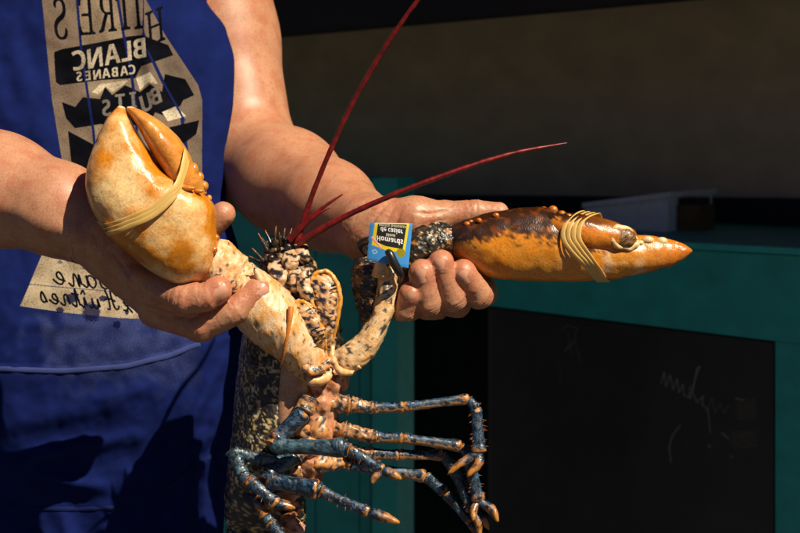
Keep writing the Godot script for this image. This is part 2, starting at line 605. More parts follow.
# a fingernail: a thin curved plate lying on the end joint
func nail(q: Array, parent: Node) -> void:
	var dr: Vector3 = q[1]; var nm: Vector3 = q[2]; var r: float = q[3]
	var sd := dr.cross(nm).normalized()
	var pts := PackedVector3Array(); var cc := PackedColorArray()
	var so := Soup.new()
	for side in 2:
		for j in 11:
			for i in 11:
				var a := (i / 10.0 - 0.5) * 2.0; var b := (j / 10.0 - 0.5) * 2.0
				# rounded square outline
				var e := pow(pow(absf(a), 3.0) + pow(absf(b), 3.0), 1.0 / 3.0)
				if e > 0.001:
					var g := maxf(absf(a), absf(b)) / e
					a *= g; b *= g
				var an := a * 0.58
				var up := cos(an) * r * 1.07 - side * 0.0007 - 0.0006 * (a * a + b * b * 0.6) - maxf(b, 0.0) * maxf(b, 0.0) * 0.0012
				so.v.append(q[0] + sd * sin(an) * r + nm * up + dr * (b * r * 0.58 + r * 0.12))
				so.c.append(Color.WHITE)
	for j in 10:
		for i in 10:
			var k := j * 11 + i
			so.ix.append_array([k, k + 1, k + 11, k + 1, k + 12, k + 11])
			k += 121
			so.ix.append_array([k, k + 11, k + 1, k + 1, k + 11, k + 12])
	put("fingernail", finish(so), M.nail, parent)

# ---------------------------------------------------------------- printing
class Ink:
	var im: Image
	var ox := 0.0
	var oy := 0.0
	var sc := 1.0
	var pen := 0.001   # surface units to one plan unit of pen width
	var lay: Callable   # plan point -> place on the surface, in metres or 0..1
	func px(p: Vector2) -> Vector2:
		var q: Vector2 = lay.call(p)
		return Vector2((q.x - ox) * sc, (q.y - oy) * sc)
	func dot_(x: int, y: int, c: Color) -> void:
		if x >= 0 and y >= 0 and x < im.get_width() and y < im.get_height():
			im.set_pixel(x, y, im.get_pixel(x, y).lerp(Color(c.r, c.g, c.b), c.a))
	func poly(pts: Array, c: Color) -> void:
		var q := []
		for p in pts: q.append(px(Vector2(p[0], p[1])))
		var y0 := 1e9; var y1 := -1e9
		for p in q:
			y0 = minf(y0, p.y); y1 = maxf(y1, p.y)
		for y in range(maxi(int(y0), 0), mini(int(y1) + 1, im.get_height())):
			var xs := []
			for i in q.size():
				var a: Vector2 = q[i]; var b: Vector2 = q[(i + 1) % q.size()]
				if (a.y <= y) != (b.y <= y): xs.append(a.x + (y - a.y) / (b.y - a.y) * (b.x - a.x))
			xs.sort()
			for i in range(0, xs.size() - 1, 2):
				for x in range(int(xs[i]), int(xs[i + 1]) + 1): dot_(x, y, c)
	func stroke(pts: Array, w: float, c: Color) -> void:
		for i in pts.size() - 1:
			var a := px(Vector2(pts[i][0], pts[i][1])); var b := px(Vector2(pts[i + 1][0], pts[i + 1][1]))
			var r := w * pen * sc * 0.5
			for y in range(int(minf(a.y, b.y) - r), int(maxf(a.y, b.y) + r) + 2):
				for x in range(int(minf(a.x, b.x) - r), int(maxf(a.x, b.x) + r) + 2):
					var p := Vector2(x, y)
					var t := clampf((p - a).dot(b - a) / maxf((b - a).length_squared(), 0.001), 0.0, 1.0)
					if p.distance_to(a.lerp(b, t)) <= r: dot_(x, y, c)
	# letters laid out along 'right' (per unit of font height) with 'up'
	func text(s: String, font: Font, at: Vector2, right: Vector2, up: Vector2, c: Color) -> void:
		var tm := TextMesh.new()
		tm.text = s; tm.font = font; tm.font_size = 64; tm.pixel_size = 1.0 / 64.0; tm.depth = 0.0
		tm.horizontal_alignment = HORIZONTAL_ALIGNMENT_CENTER; tm.vertical_alignment = VERTICAL_ALIGNMENT_CENTER
		tm.curve_step = 1.0
		var a := tm.get_mesh_arrays()
		if a.is_empty(): return
		var v: PackedVector3Array = a[Mesh.ARRAY_VERTEX]
		var ix: PackedInt32Array = a[Mesh.ARRAY_INDEX] if a[Mesh.ARRAY_INDEX] != null else PackedInt32Array()
		if ix.is_empty():
			for i in v.size(): ix.append(i)
		for t in range(0, ix.size(), 3):
			var q := []
			for k in 3:
				var p := v[ix[t + k]]
				var w := at + right * p.x + up * p.y
				q.append([w.x, w.y])
			poly(q, c)

func soft_noise_tex(freq: float, a: Color, b: Color, seed_: int, as_normal := false, strength := 1.0, octaves := 4) -> NoiseTexture2D:
	var n := FastNoiseLite.new()
	n.noise_type = FastNoiseLite.TYPE_SIMPLEX_SMOOTH
	n.frequency = freq
	n.seed = seed_
	n.fractal_octaves = octaves
	var t := NoiseTexture2D.new()
	t.width = 512; t.height = 512; t.seamless = true
	t.noise = n
	if as_normal:
		t.as_normal_map = true; t.bump_strength = strength
	else:
		var g := Gradient.new()
		g.set_color(0, a); g.set_color(1, b)
		t.color_ramp = g
	return t

func mat(c: Color, rough := 0.7) -> StandardMaterial3D:
	var m := StandardMaterial3D.new()
	m.albedo_color = c
	m.roughness = rough
	return m

func vmat(rough: float, coat := 0.0) -> StandardMaterial3D:
	var m := mat(Color.WHITE, rough)
	m.vertex_color_use_as_albedo = true
	if coat > 0.0:
		m.clearcoat_enabled = true; m.clearcoat = coat; m.clearcoat_roughness = 0.12
	return m

func grain(m: StandardMaterial3D, tex: Texture2D, scale: float, strength: float) -> StandardMaterial3D:
	m.heightmap_enabled = true
	m.heightmap_texture = tex
	m.heightmap_scale = strength
	m.uv1_triplanar = true
	m.uv1_scale = Vector3.ONE * scale
	return m

func painted(c: Color, amount: float, scale: float, rough: float, seed_: int) -> StandardMaterial3D:
	var m := mat(Color.WHITE, rough)
	m.albedo_texture = soft_noise_tex(0.02, Color(c.r * (1.0 - amount), c.g * (1.0 - amount), c.b * (1.0 - amount)), Color(minf(c.r * (1.0 + amount), 1), minf(c.g * (1.0 + amount), 1), minf(c.b * (1.0 + amount), 1)), seed_)
	m.uv1_triplanar = true
	m.uv1_world_triplanar = true
	m.uv1_scale = Vector3.ONE * scale
	return m

func speck(m: StandardMaterial3D, freq: float, lo: float, seed_: int) -> StandardMaterial3D:
	var t := soft_noise_tex(freq, Color(lo, lo, lo), Color.WHITE, seed_)
	t.color_ramp.set_offset(0, 0.22)
	t.color_ramp.set_offset(1, 0.62)
	m.albedo_texture = t
	return m

func srgb(r: float, g: float, b: float) -> Color:
	return Color(r, g, b).linear_to_srgb()

func materials() -> void:
	var fine := soft_noise_tex(0.05, Color.BLACK, Color.WHITE, 3)
	var pores := soft_noise_tex(0.12, Color.BLACK, Color.WHITE, 8, false, 1.0, 3)
	M.skin = grain(vmat(0.43), pores, 16.0, 0.016)
	M.skin.subsurf_scatter_enabled = true
	M.skin.subsurf_scatter_strength = 0.07
	M.claw = grain(vmat(0.31, 0.18), fine, 20.0, 0.018)
	M.horn = grain(vmat(0.36, 0.2), fine, 26.0, 0.03)
	M.rough_shell = grain(vmat(0.36, 0.3), fine, 45.0, 0.04)
	M.leg = grain(vmat(0.26, 0.4), fine, 50.0, 0.03)
	speck(M.leg, 0.045, 0.25, 41)
	speck(M.rough_shell, 0.04, 0.8, 42)
	speck(M.horn, 0.03, 0.88, 43)
	speck(M.claw, 0.03, 0.88, 44)
	speck(M.skin, 0.04, 0.89, 45)
	M.claw.subsurf_scatter_enabled = true
	M.claw.subsurf_scatter_strength = 0.08
	M.nail = mat(srgb(0.56, 0.28, 0.185), 0.28)
	M.feeler = vmat(0.4)
	M.band = mat(srgb(0.60, 0.38, 0.11), 0.42)
	M.band.subsurf_scatter_enabled = true
	M.band.subsurf_scatter_strength = 0.1
	M.strap = mat(srgb(0.012, 0.012, 0.013), 0.3)
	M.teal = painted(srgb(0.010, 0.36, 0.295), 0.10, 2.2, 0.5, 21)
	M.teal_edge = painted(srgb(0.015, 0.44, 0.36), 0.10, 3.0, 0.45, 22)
	M.beige = painted(srgb(0.74, 0.59, 0.37), 0.08, 1.3, 0.8, 23)
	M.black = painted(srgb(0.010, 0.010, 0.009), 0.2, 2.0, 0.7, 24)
	M.foam = painted(srgb(0.80, 0.76, 0.66), 0.06, 6.0, 0.8, 26)
	M.brown = painted(srgb(0.12, 0.07, 0.015), 0.2, 8.0, 0.6, 27)
	M.asphalt = painted(srgb(0.06, 0.058, 0.055), 0.3, 1.7, 0.9, 28)
	M.shirt = painted(srgb(0.45, 0.02, 0.03), 0.35, 60.0, 0.85, 29)
	M.trousers = painted(srgb(0.02, 0.022, 0.03), 0.2, 5.0, 0.85, 30)

# ---------------------------------------------------------------- the scene
func _ready() -> void:
	rng.seed = 11
	n1.noise_type = FastNoiseLite.TYPE_SIMPLEX_SMOOTH
	n1.frequency = 1.0; n1.fractal_octaves = 2; n1.seed = 5
	n2.noise_type = FastNoiseLite.TYPE_SIMPLEX
	n2.frequency = 1.0; n2.fractal_octaves = 1; n2.seed = 9
	# camera
	var cam := Camera3D.new()
	cam.name = "camera"
	add_child(cam)
	var pr := deg_to_rad(PITCH)
	cam_xf = Transform3D(Basis(Vector3.RIGHT, -pr), Vector3(0, CY + DIST * sin(pr), DIST * cos(pr)))
	cam.transform = cam_xf
	zax = cam_xf.basis.z
	cam.near = 0.05; cam.far = 400.0
	cam.fov = rad_to_deg(2.0 * atan(266.5 * U / DIST))
	var ca := CameraAttributesPhysical.new()
	ca.frustum_focal_length = 12.0 / (266.5 * U / DIST)
	ca.frustum_focus_distance = DIST - 0.03
	ca.exposure_aperture = 10.0
	ca.frustum_near = 0.05; ca.frustum_far = 400.0
	cam.attributes = ca
	cam.current = true
	# sky, exposure
	var we := WorldEnvironment.new()
	we.name = "world"
	var env := Environment.new()
	env.background_mode = Environment.BG_SKY
	var sky := Sky.new()
	var sm := ProceduralSkyMaterial.new()
	sm.sky_top_color = Color(0.16, 0.30, 0.58)
	sm.sky_horizon_color = Color(0.50, 0.58, 0.68)
	sm.ground_bottom_color = Color(0.10, 0.10, 0.10)
	sm.ground_horizon_color = Color(0.30, 0.30, 0.30)
	sm.sky_curve = 0.15
	sky.sky_material = sm
	env.sky = sky
	env.background_energy_multiplier = 0.30
	env.tonemap_mode = Environment.TONE_MAPPER_LINEAR
	env.tonemap_exposure = 1.45
	env.sdfgi_enabled = true; env.ssao_enabled = true; env.ssil_enabled = true
	we.environment = env
	add_child(we)
	# sun: from the right, a little in front
	var sun := DirectionalLight3D.new()
	sun.name = "sun"
	sun.light_energy = 1.6
	sun.light_color = Color(1.0, 0.94, 0.84)
	sun.light_angular_distance = 0.5
	sun.shadow_enabled = true
	add_child(sun)
	sun.look_at_from_position(Vector3.ZERO, -Vector3(0.48, 0.76, 0.48), Vector3.UP)
	fac_p = cam_xf.origin + Vector3(0, 0, -2.35)
	var fr := deg_to_rad(28.0)
	fac_n = Vector3(-sin(fr), 0, cos(fr))
	materials()
	build_setting()
	build_person()
	build_lobster()
	build_small()

# ---------------------------------------------------------------- setting
func build_setting() -> void:
	org = Vector3.ZERO
	var pm := PlaneMesh.new()
	pm.size = Vector2(300, 300)
	var g := put("ground", pm, M.asphalt, self)
	g.set_meta("kind", "structure")
	var gy := 0.004
	# the stall
	var base := F(500, 266, -0.4)
	base.y = 0.0
	var t := thing("market_stall", base, "teal painted market stall in shade behind the lobster, with beige back wall", "stall")
	put("back_wall", slab([[-500, -330], [1500, -330], [1500, 330], [-500, 330]], -0.62, -0.58), M.beige, t)
	put("lintel", slab([[-500, 105], [270, 35], [655, 0], [1500, -78], [1500, -330], [-500, -330]], -0.02, 0.03), M.black, t)
	# counter: top board, its lighter edge, front rail, stiles and panels
	put("counter_back_shade", slab([[-500, 186], [1500, 205], [1500, 330], [-500, 300]], -0.52, -0.50), M.black, t)  # black colour stands in for the deep shade behind the counter
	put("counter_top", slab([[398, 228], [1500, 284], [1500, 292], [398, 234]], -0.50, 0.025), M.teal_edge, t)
	put("front_rail", slab([[398, 235], [1500, 293], [1500, 431], [775, 341], [487, 305.5], [398, 295]], -0.03, 0.02), M.teal, t)
	put("stile", slab([[775.5, 341.5], [1500, 431.5], [1500, 1300], [775.5, 1300]], -0.03, 0.018), M.teal, t)
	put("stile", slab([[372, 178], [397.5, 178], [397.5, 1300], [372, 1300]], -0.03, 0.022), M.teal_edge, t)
	# boards of the left front
	var x0 := -520.0
	while x0 < 371.0:
		var w := 44.0
		var x1 := minf(x0 + w, 371.5)
		put("board", slab([[x0, 176 + (372 - x0) * 0.0], [x1 - 1.2, 176], [x1 - 1.2, 1300], [x0, 1300]], -0.03, 0.004), M.teal, t)
		x0 += w
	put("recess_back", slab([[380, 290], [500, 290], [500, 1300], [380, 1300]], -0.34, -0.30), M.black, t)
	# canopy: keeps the whole front in shade
	var cz := []
	var cb := []
	for p in [[-2.2, -0.7], [3.6, -0.7], [3.6, 0.62], [-2.2, 0.62]]:
		var q: Vector3 = fac_p + Vector3.UP.cross(fac_n).normalized() * p[0]
		q.y = CY + 0.92 - 0.1 * maxf(p[1], 0.0)
		q += fac_n * p[1]
		cz.append(q); cb.append(q + Vector3(0, 0.05, 0))
	put("canopy", prism(cz, cb), M.black, t)
	for p in [-500.0, 1480.0]:
		var q := F(p, 266, 0.02)
		var bx := BoxMesh.new()
		bx.size = Vector3(0.09, CY + 0.9, 0.09)
		var o := put("post", bx, M.teal, t)
		o.position = Vector3(q.x, (CY + 0.9) / 2, q.z) - org
		o.rotation.y = -deg_to_rad(28.0)
	# chalkboard
	org = F(630, 700, 0.0); org.y = 0.0
	var cbd := thing("chalkboard", org, "black chalkboard with faint cursive chalk writing set in the teal counter", "chalkboard")
	var a := F(487.5, 306.5, 0.008); var b := F(774.8, 342, 0.008); var c := F(774.8, 640, 0.008); var d := F(487.5, 640, 0.008)
	put("panel", prism([a, b, c, d], [a - fac_n * 0.02, b - fac_n * 0.02, c - fac_n * 0.02, d - fac_n * 0.02]), M.black, cbd)
	var ink := Ink.new()
	ink.im = Image.create(1024, 1024, false, Image.FORMAT_RGB8)
	var o0 := F(487.5, 300, 0.011)
	var ax := Vector3.UP.cross(fac_n).normalized()
	var bw := 0.60
	ink.lay = func(p: Vector2) -> Vector2:
		var w := F(p.x, p.y, 0.011) - o0
		return Vector2(w.dot(ax), -w.y)
	ink.pen = 0.00135
	ink.ox = -0.01; ink.oy = -0.01; ink.sc = 1024.0 / bw
	for y in 1024:
		for x in 1024:
			var s := n1.get_noise_2d(x * 0.006, y * 0.006) * 0.5 + n1.get_noise_2d(x * 0.03, y * 0.012) * 0.25
			var k := clampf(0.030 + s * 0.018 + (0.018 if x < 30 else 0.0), 0.0, 1.0)
			ink.im.set_pixel(x, y, Color(srgb(k * 0.5, k * 0.58, k * 0.52)))
	var ck := Color(0.54, 0.54, 0.48, 0.7)
	ink.stroke([[661, 383], [664, 372], [666, 386], [670, 375], [673, 389], [677, 379], [679, 392], [683, 384], [684, 395], [689, 397], [690, 386]], 1.3, ck)
	ink.stroke([[690, 398], [697, 372], [700, 366], [697, 368], [692, 392], [697, 402], [703, 396], [702, 404], [708, 410], [710, 432]], 1.3, ck)
	ink.stroke([[706, 412], [712, 398], [715, 412], [720, 404], [724, 412], [729, 405]], 1.2, Color(ck, 0.4))
	ink.stroke([[680, 425], [672, 436], [669, 448], [671, 462]], 1.4, ck)
	ink.stroke([[736, 398], [743, 400]], 1.6, ck)
	ink.stroke([[722, 433], [728, 438]], 1.8, ck)
	ink.stroke([[709, 445], [710, 447]], 2.0, ck)
	ink.stroke([[731, 456], [732, 457]], 1.8, ck)
	ink.stroke([[561, 330], [567, 325], [577, 328], [574, 340], [565, 350], [575, 342], [581, 362]], 1.3, Color(ck, 0.35))
	ink.stroke([[568, 332], [571, 355]], 1.2, Color(ck, 0.3))
	ink.stroke([[557, 365], [562, 372], [559, 382]], 1.2, Color(ck, 0.25))
	for q in [[735, 398, 20, 22], [730, 430, 25, 18]]:
		for i in 260:
			var px := Vector2(q[0] + rng.randf() * q[2], q[1] + rng.randf() * q[3])
			ink.stroke([[px.x, px.y], [px.x + 2.5, px.y + 0.4]], 1.4, Color(0.42, 0.38, 0.30, 0.10))
	var tx := ImageTexture.create_from_image(ink.im)
	var bm := mat(Color.WHITE, 0.42)
	bm.albedo_texture = tx
	var so := Soup.new()
	for j in 9:
		for i in 9:
			var corner := F(488.5, 307.6, 0.011).lerp(F(773.8, 342.8, 0.011), i / 8.0)
			var w := corner.lerp(F(488.5, 638, 0.011).lerp(F(773.8, 638, 0.011), i / 8.0), j / 8.0)
			so.v.append(w)
			so.c.append(Color.WHITE)
			so.uv.append(Vector2((w - o0).dot(ax) + 0.01, -(w - o0).y + 0.01) / bw)
	for j in 8:
		for i in 8:
			var q := j * 9 + i
			so.ix.append_array([q, q + 1, q + 9, q + 1, q + 10, q + 9])
	put("writing_surface", finish(so), bm, cbd)
	# things on the counter
	var p0 := F(632, 236, -0.25)
	var fb := thing("foam_box", p0, "pale grey foam box standing on the counter behind the big claw", "box")
	put("body", slab([[585, 208], [668, 197], [668, 245], [585, 242]], -0.42, -0.2), M.foam, fb)
	put("lid", slab([[582, 203], [671, 192], [671, 197], [582, 208]], -0.425, -0.195), M.foam, fb)
	var kb := thing("jar", F(688, 240, -0.25), "small dark brown jar on the counter beside the pale foam box", "jar")
	put("body", slab([[677, 205], [698, 205], [700, 240], [676, 240]], -0.32, -0.24), M.brown, kb)
	put("lid", slab([[679, 198], [696, 198], [696, 205], [679, 205]], -0.315, -0.245), M.black, kb)

# ---------------------------------------------------------------- person
func interp(t: Array, y: float) -> float:
	if y <= t[0][0]: return t[0][1]
	for i in t.size() - 1:
		if y <= t[i + 1][0]:
			var a: Array = t[maxi(i - 1, 0)]; var b: Array = t[i]; var c: Array = t[i + 1]; var d: Array = t[mini(i + 2, t.size() - 1)]
			return lerpf(b[1], c[1], sstep(b[0], c[0], y)) * 0.5 + 0.5 * crom(a[1], b[1], c[1], d[1], (y - b[0]) / (c[0] - b[0]))
	return t[t.size() - 1][1]

func seg_d(p: Vector2, pts: Array) -> Vector2:
	# distance to a polyline and place along it (0..1)
	var best := Vector2(1e9, 0)
	for i in pts.size() - 1:
		var a := Vector2(pts[i][0], pts[i][1]); var b := Vector2(pts[i + 1][0], pts[i + 1][1])
		var t := clampf((p - a).dot(b - a) / (b - a).length_squared(), 0.0, 1.0)
		var d := p.distance_to(a.lerp(b, t))
		if d < best.x: best = Vector2(d, (i + t) / (pts.size() - 1))
	return best

const FOLDS := [
	[[[10, 464], [60, 452], [135, 436]], 11.0, 9.0],
	[[[20, 470], [60, 482], [105, 488]], 12.0, 8.0],
	[[[222, 362], [205, 395], [185, 430], [150, 470]], 11.0, 8.0],
	[[[238, 385], [215, 432], [160, 480]], 11.0, 9.0],
	[[[240, 430], [205, 465], [160, 492]], 8.0, 8.0],
	[[[-20, 425], [40, 420], [110, 402], [150, 388]], 6.0, 12.0],
	[[[5, 20], [20, 80], [45, 150]], 6.0, 12.0],
	[[[-30, 30], [-10, 90], [20, 130]], 6.0, 14.0],
	[[[143, -60], [143, 10], [150, 70], [165, 140]], 9.0, 8.0],
	[[[215, 60], [212, 120], [205, 180]], 5.0, 10.0],
	[[[150, 500], [145, 530], [150, 600]], 8.0, 6.0],
	[[[185, 480], [182, 520], [178, 600]], 8.0, 6.0],
	[[[165, 488], [170, 515], [166, 600]], 6.0, 5.0],
	[[[208, 462], [206, 500], [200, 600]], 8.0, 7.0],
	[[[20, 508], [25, 540], [20, 620]], 7.0, 8.0],
	[[[60, 510], [70, 545], [64, 640]], 7.0, 8.0],
	[[[100, 508], [104, 545], [98, 640]], 6.0, 8.0],
	[[[0, 322], [50, 326], [100, 324]], 3.0, 7.0],
	[[[60, 395], [100, 398], [140, 390]], 3.0, 6.0],
]
const XR := [[-260, 120], [-150, 170], [-60, 190], [0, 206], [30, 226], [60, 234], [100, 233], [150, 226], [200, 226], [260, 240], [320, 244], [400, 240], [470, 229], [533, 223], [900, 215]]
const ZF := [[-260, -270], [-150, -245], [50, -215], [200, -185], [300, -166], [345, -162], [400, -170], [470, -190], [530, -204], [900, -215]]

func apron_z(x: float, y: float) -> float:
	var xr := interp(XR, y) + 4.0
	var xc := 40.0
	var t := clampf((x - xc) / (xr - xc), -1.05, 1.05)
	var dp := 78.0
	var z := interp(ZF, y) - dp * (1.0 - sqrt(maxf(1.0 - pow(absf(t), 2.4), 0.0)))
	var p := Vector2(x, y)
	for f in FOLDS:
		var s := seg_d(p, f[0])
		if s.x < f[2] * 3.0:
			z += f[1] * exp(-pow(s.x / f[2], 2.0)) * (0.35 + 0.65 * sin(PI * clampf(s.y, 0.04, 0.96)))
	z += n1.get_noise_2d(x * 0.012, y * 0.008) * 5.0 + n1.get_noise_2d(x * 0.035, y * 0.03) * 1.8 + n1.get_noise_2d(x * 0.11, y * 0.09) * 0.45
	# pocket bag stands proud below its seam
	var seam := interp([[-200, 366], [0, 366], [60, 368], [120, 364], [160, 355], [200, 341], [300, 320]], x)
	z += sstep(seam - 1.5, seam + 1.0, y) * 3.5 * (1.0 - sstep(470, 500, y))
	return z

func build_person() -> void:
	var ground_pt := D(40, 266, -375)
	var base := Vector3(ground_pt.x, 0.0, ground_pt.z)
	var t := thing("person", base, "person in a printed blue apron holding up the lobster with both bare hands", "person")
	var v := PackedVector3Array(); var n := PackedVector3Array(); var c := PackedColorArray(); var ix := PackedInt32Array()
	# --- arm on the right of the picture, its hand under the slim claw
	var wr := D(366, 226, -68)
	var wn := (D(374, 231, -55) - D(330, 206, -150)).normalized()
	var r := []
	r.append_array(bones_of([[190, -190, -345, 64], [206, -60, -365, 58], [222, 40, -362, 55], [243, 140, -330, 50]], 20))
	var fa := bones_of([[250, 160, -315, 50], [288, 182, -240, 51], [330, 206, -150, 43], [374, 231, -55, 32]], 20)
	r.append_array(fa)
	# bone and sinew under the skin
	var sin_ := bones_of([[275, 150, -215, 5], [310, 172, -150, 4], [352, 205, -68, 3.5], [380, 218, -38, 3]], 16)
	sin_.append_array(bones_of([[384, 214, -38, 9], [390, 216, -38, 9]], 20))
	r.append_array(sin_)
	r.append_array(bones_of([[374, 231, -55, 32], [400, 240, -55, 28]], 14))
	flesh(r, 0.0032, v, n, c, ix, "skin", Vector3(-99, -99, -99), Vector3(99, 99, 99), wr, wn)
	r = []
	r.append_array(fa.slice(2))
	r.append_array(sin_)
	r.append_array(bones_of([[374, 231, -55, 32], [410, 242, -55, 27]], 14))
	for m in [[466, 258, -52, 17], [450, 268, -52, 17], [432, 276, -48, 16], [414, 282, -40, 14]]:
		r.append_array(bones_of([[395, 238, -52, 25], m], 12))
	finger(r, [466, 258, -52, 17], [482, 292, -26, 15], [479, 295, 8, 14.5], [463, 273, 22, 12.5], Vector3(-0.25, 0.1, 1))
	finger(r, [450, 268, -52, 17], [456, 303, -22, 15], [453, 298, 16, 14.5], [441, 263, 28, 12], Vector3(-0.2, 0.1, 1))
	finger(r, [432, 276, -48, 16], [431, 311, -16, 14.5], [429, 303, 19, 14], [422, 273, 30, 12.5], Vector3(-0.2, 0.1, 1))
	finger(r, [414, 282, -40, 14], [406, 315, -10, 12.5], [405, 311, 16, 12.5], [411, 294, 26, 11], Vector3(0.1, 0.25, 1))
	r.append_array(bones_of([[392, 226, -38, 24], [415, 220, -34, 22], [443, 217, -38, 16]], 12))
	r.append_array(bones_of([[443, 217, -38, 16], [474, 213, -36, 13], [499, 212, -34, 10]], 4))
	skin_marks.append([D(503, 210, -30), RS(16, 0), Color(0.56, 0.26, 0.16), 0.5, 0.3])
	creases.append([D(474, 213, -36), (D(499, 212, -34) - D(443, 217, -38)).normalized(), RS(13, 0), [-0.003, 0.0, 0.003]])
	folds = [[[[388, 203], [376, 216], [366, 236]], 0.0009, 1.8], [[[396, 205], [386, 222], [374, 246]], 0.0007, 1.6], [[[402, 208], [396, 224], [404, 240], [418, 248]], 0.0010, 2.0], [[[412, 212], [430, 214], [452, 210]], 0.0008, 1.6], [[[418, 226], [436, 222], [450, 218]], 0.0008, 1.8], [[[370, 240], [380, 250], [392, 254]], 0.0008, 2.0]]
	flesh(r, 0.0014, v, n, c, ix, "skin", wr - Vector3(0.03, 0.08, 0.08), Vector3(99, 99, 99), wr - wn * 0.002, -wn, true)
	# --- arm on the left, its hand round the root of the broad claw
	skin_marks.clear(); creases.clear()
	var lw := D(92, 227, 31)
	var ln := (D(100, 232, 32) - D(60, 210, 20)).normalized()
	var l := []
	l.append_array(bones_of([[-150, -190, -310, 64], [-170, -20, -280, 58], [-150, 140, -170, 56]], 20))
	fa = bones_of([[-140, 150, -160, 56], [-70, 165, -75, 60], [0, 190, -12, 54], [60, 210, 20, 44], [100, 232, 32, 35]], 20)
	l.append_array(fa)
	sin_ = bones_of([[-20, 196, 30, 3], [30, 214, 52, 3.5], [70, 232, 61, 3.5], [104, 254, 62, 3]], 14)
	l.append_array(sin_)
	l.append_array(bones_of([[100, 232, 32, 35], [124, 258, 32, 28]], 14))
	flesh(l, 0.0032, v, n, c, ix, "skin", Vector3(-99, -99, -99), Vector3(99, 99, 99), lw, ln)
	l = []
	l.append_array(fa.slice(3))
	l.append_array(sin_)
	l.append_array(bones_of([[100, 232, 32, 35], [124, 258, 32, 28]], 14))
	for m in [[154, 289, 48, 21], [160, 302, 34, 21], [164, 309, 16, 18], [158, 310, -2, 16]]:
		l.append_array(bones_of([[118, 250, 30, 27], m], 14))
	l.append_array(bones_of([[116, 262, 58, 4], [136, 278, 66, 5], [150, 288, 66, 6]], 12))
	finger(l, [152, 287, 50, 21], [184, 299, 76, 17], [205, 297, 82, 15], [218, 290, 81, 13], Vector3(0.5, 0.1, 0.8))
	finger(l, [158, 304, 34, 21], [200, 325, 58, 17], [233, 311, 66, 15], [257, 291, 60, 12.5], Vector3(0.35, -0.15, 0.9))
	finger(l, [160, 310, 16, 18], [196, 326, 34, 14], [224, 318, 34, 13], [242, 304, 28, 12], Vector3.ZERO)
	finger(l, [154, 312, -2, 16], [186, 324, 8, 13], [212, 318, 8, 12], [228, 306, 6, 11], Vector3.ZERO)
	l.append_array(bones_of([[116, 246, 20, 28], [165, 248, 4, 18]], 14))
	l.append_array(bones_of([[165, 248, 4, 18], [204, 231, 6, 15], [223, 214, 14, 12.5]], 4))
	skin_marks.append([D(225, 211, 14), RS(24, 0), Color(0.54, 0.24, 0.15), 0.5, 0.3])
	folds = [[[[112, 250], [124, 268], [136, 290]], 0.0010, 2.2], [[[128, 300], [150, 310], [176, 322]], 0.0010, 2.2], [[[140, 292], [160, 302], [178, 316], [200, 318]], 0.0012, 2.2], [[[92, 226], [98, 244], [96, 258]], 0.0008, 2.0], [[[104, 232], [108, 250], [104, 264]], 0.0007, 1.8]]
	flesh(l, 0.0014, v, n, c, ix, "skin", lw - Vector3(0.03, 0.13, 0.07), Vector3(99, 99, 99), lw - ln * 0.002, -ln, true)
	# --- trunk, neck and head (above the picture), coarse
	var b := []
	b.append_array(bones_of([[-110, -190, -390, 72], [150, -190, -390, 72]], 40))
	b.append_array(bones_of([[20, -120, -410, 110], [30, 120, -400, 112], [40, 330, -375, 115], [40, 480, -385, 112]], 60))
	b.append_array(bones_of([[20, -240, -380, 62], [22, -330, -350, 58]], 40))
	b.append_array(bones_of([[22, -400, -335, 84], [22, -440, -350, 90]], 40))
	b.append_array(bones_of([[22, -395, -240, 14], [22, -372, -230, 17]], 20))
	flesh(b, 0.012, v, n, c, ix, "skin")
	var arr := amesh(v, n, c, PackedVector2Array(), ix)
	var bod := put("body", arr, M.skin, t)
	for q in nails: nail(q, bod)
	# --- shirt: trunk and short sleeves, a little larger than the body
	var sh := []
	sh.append_array(bones_of([[-110, -188, -390, 80], [150, -188, -390, 80]], 40))
	sh.append_array(bones_of([[20, -120, -410, 118], [30, 120, -400, 119], [40, 330, -375, 122], [40, 460, -385, 120]], 60))
	sh.append_array(bones_of([[188, -190, -346, 70], [200, -75, -358, 66]], 10))
	sh.append_array(bones_of([[-150, -190, -310, 70], [-168, -40, -278, 66]], 10))
	sh.append_array(bones_of([[150, -80, -312, 46], [171, -8, -303, 40]], 10))
	var v2 := PackedVector3Array(); var n2_ := PackedVector3Array(); var c2 := PackedColorArray(); var i2 := PackedInt32Array()
	flesh(sh, 0.012, v2, n2_, c2, i2, "cloth")
	put("shirt", amesh(v2, n2_, c2, PackedVector2Array(), i2), M.shirt, t)
	var tr := []
	for s in [-1.0, 1.0]:
		var hip := D(40 + s * 75, 480, -375)
		var foot := Vector3(hip.x, 0.06, hip.z)
		tr.append([hip, Vector3(hip.x, 0.5, hip.z), 0.105, 0.075, 0.04])
		tr.append([Vector3(hip.x, 0.5, hip.z), foot, 0.075, 0.055, 0.04])
		tr.append([foot + Vector3(0, 0.0, 0), foot + Vector3(0, -0.01, 0.16), 0.055, 0.045, 0.03])
	tr.append([D(0, 480, -385), D(80, 480, -385), 0.11, 0.11, 0.05])
	var v3 := PackedVector3Array(); var n3 := PackedVector3Array(); var c3 := PackedColorArray(); var i3 := PackedInt32Array()
	flesh(tr, 0.012, v3, n3, c3, i3, "cloth")
	put("trousers", amesh(v3, n3, c3, PackedVector2Array(), i3), M.trousers, t)
	# --- apron sheet
	cloth_table()
	var ys := []
	var y := -260.0
	while y < 1000.0:
		ys.append(y)
		y += 2.5 if y > -20 and y < 545 else 12.0
	var cols := 150
	var so := Soup.new()
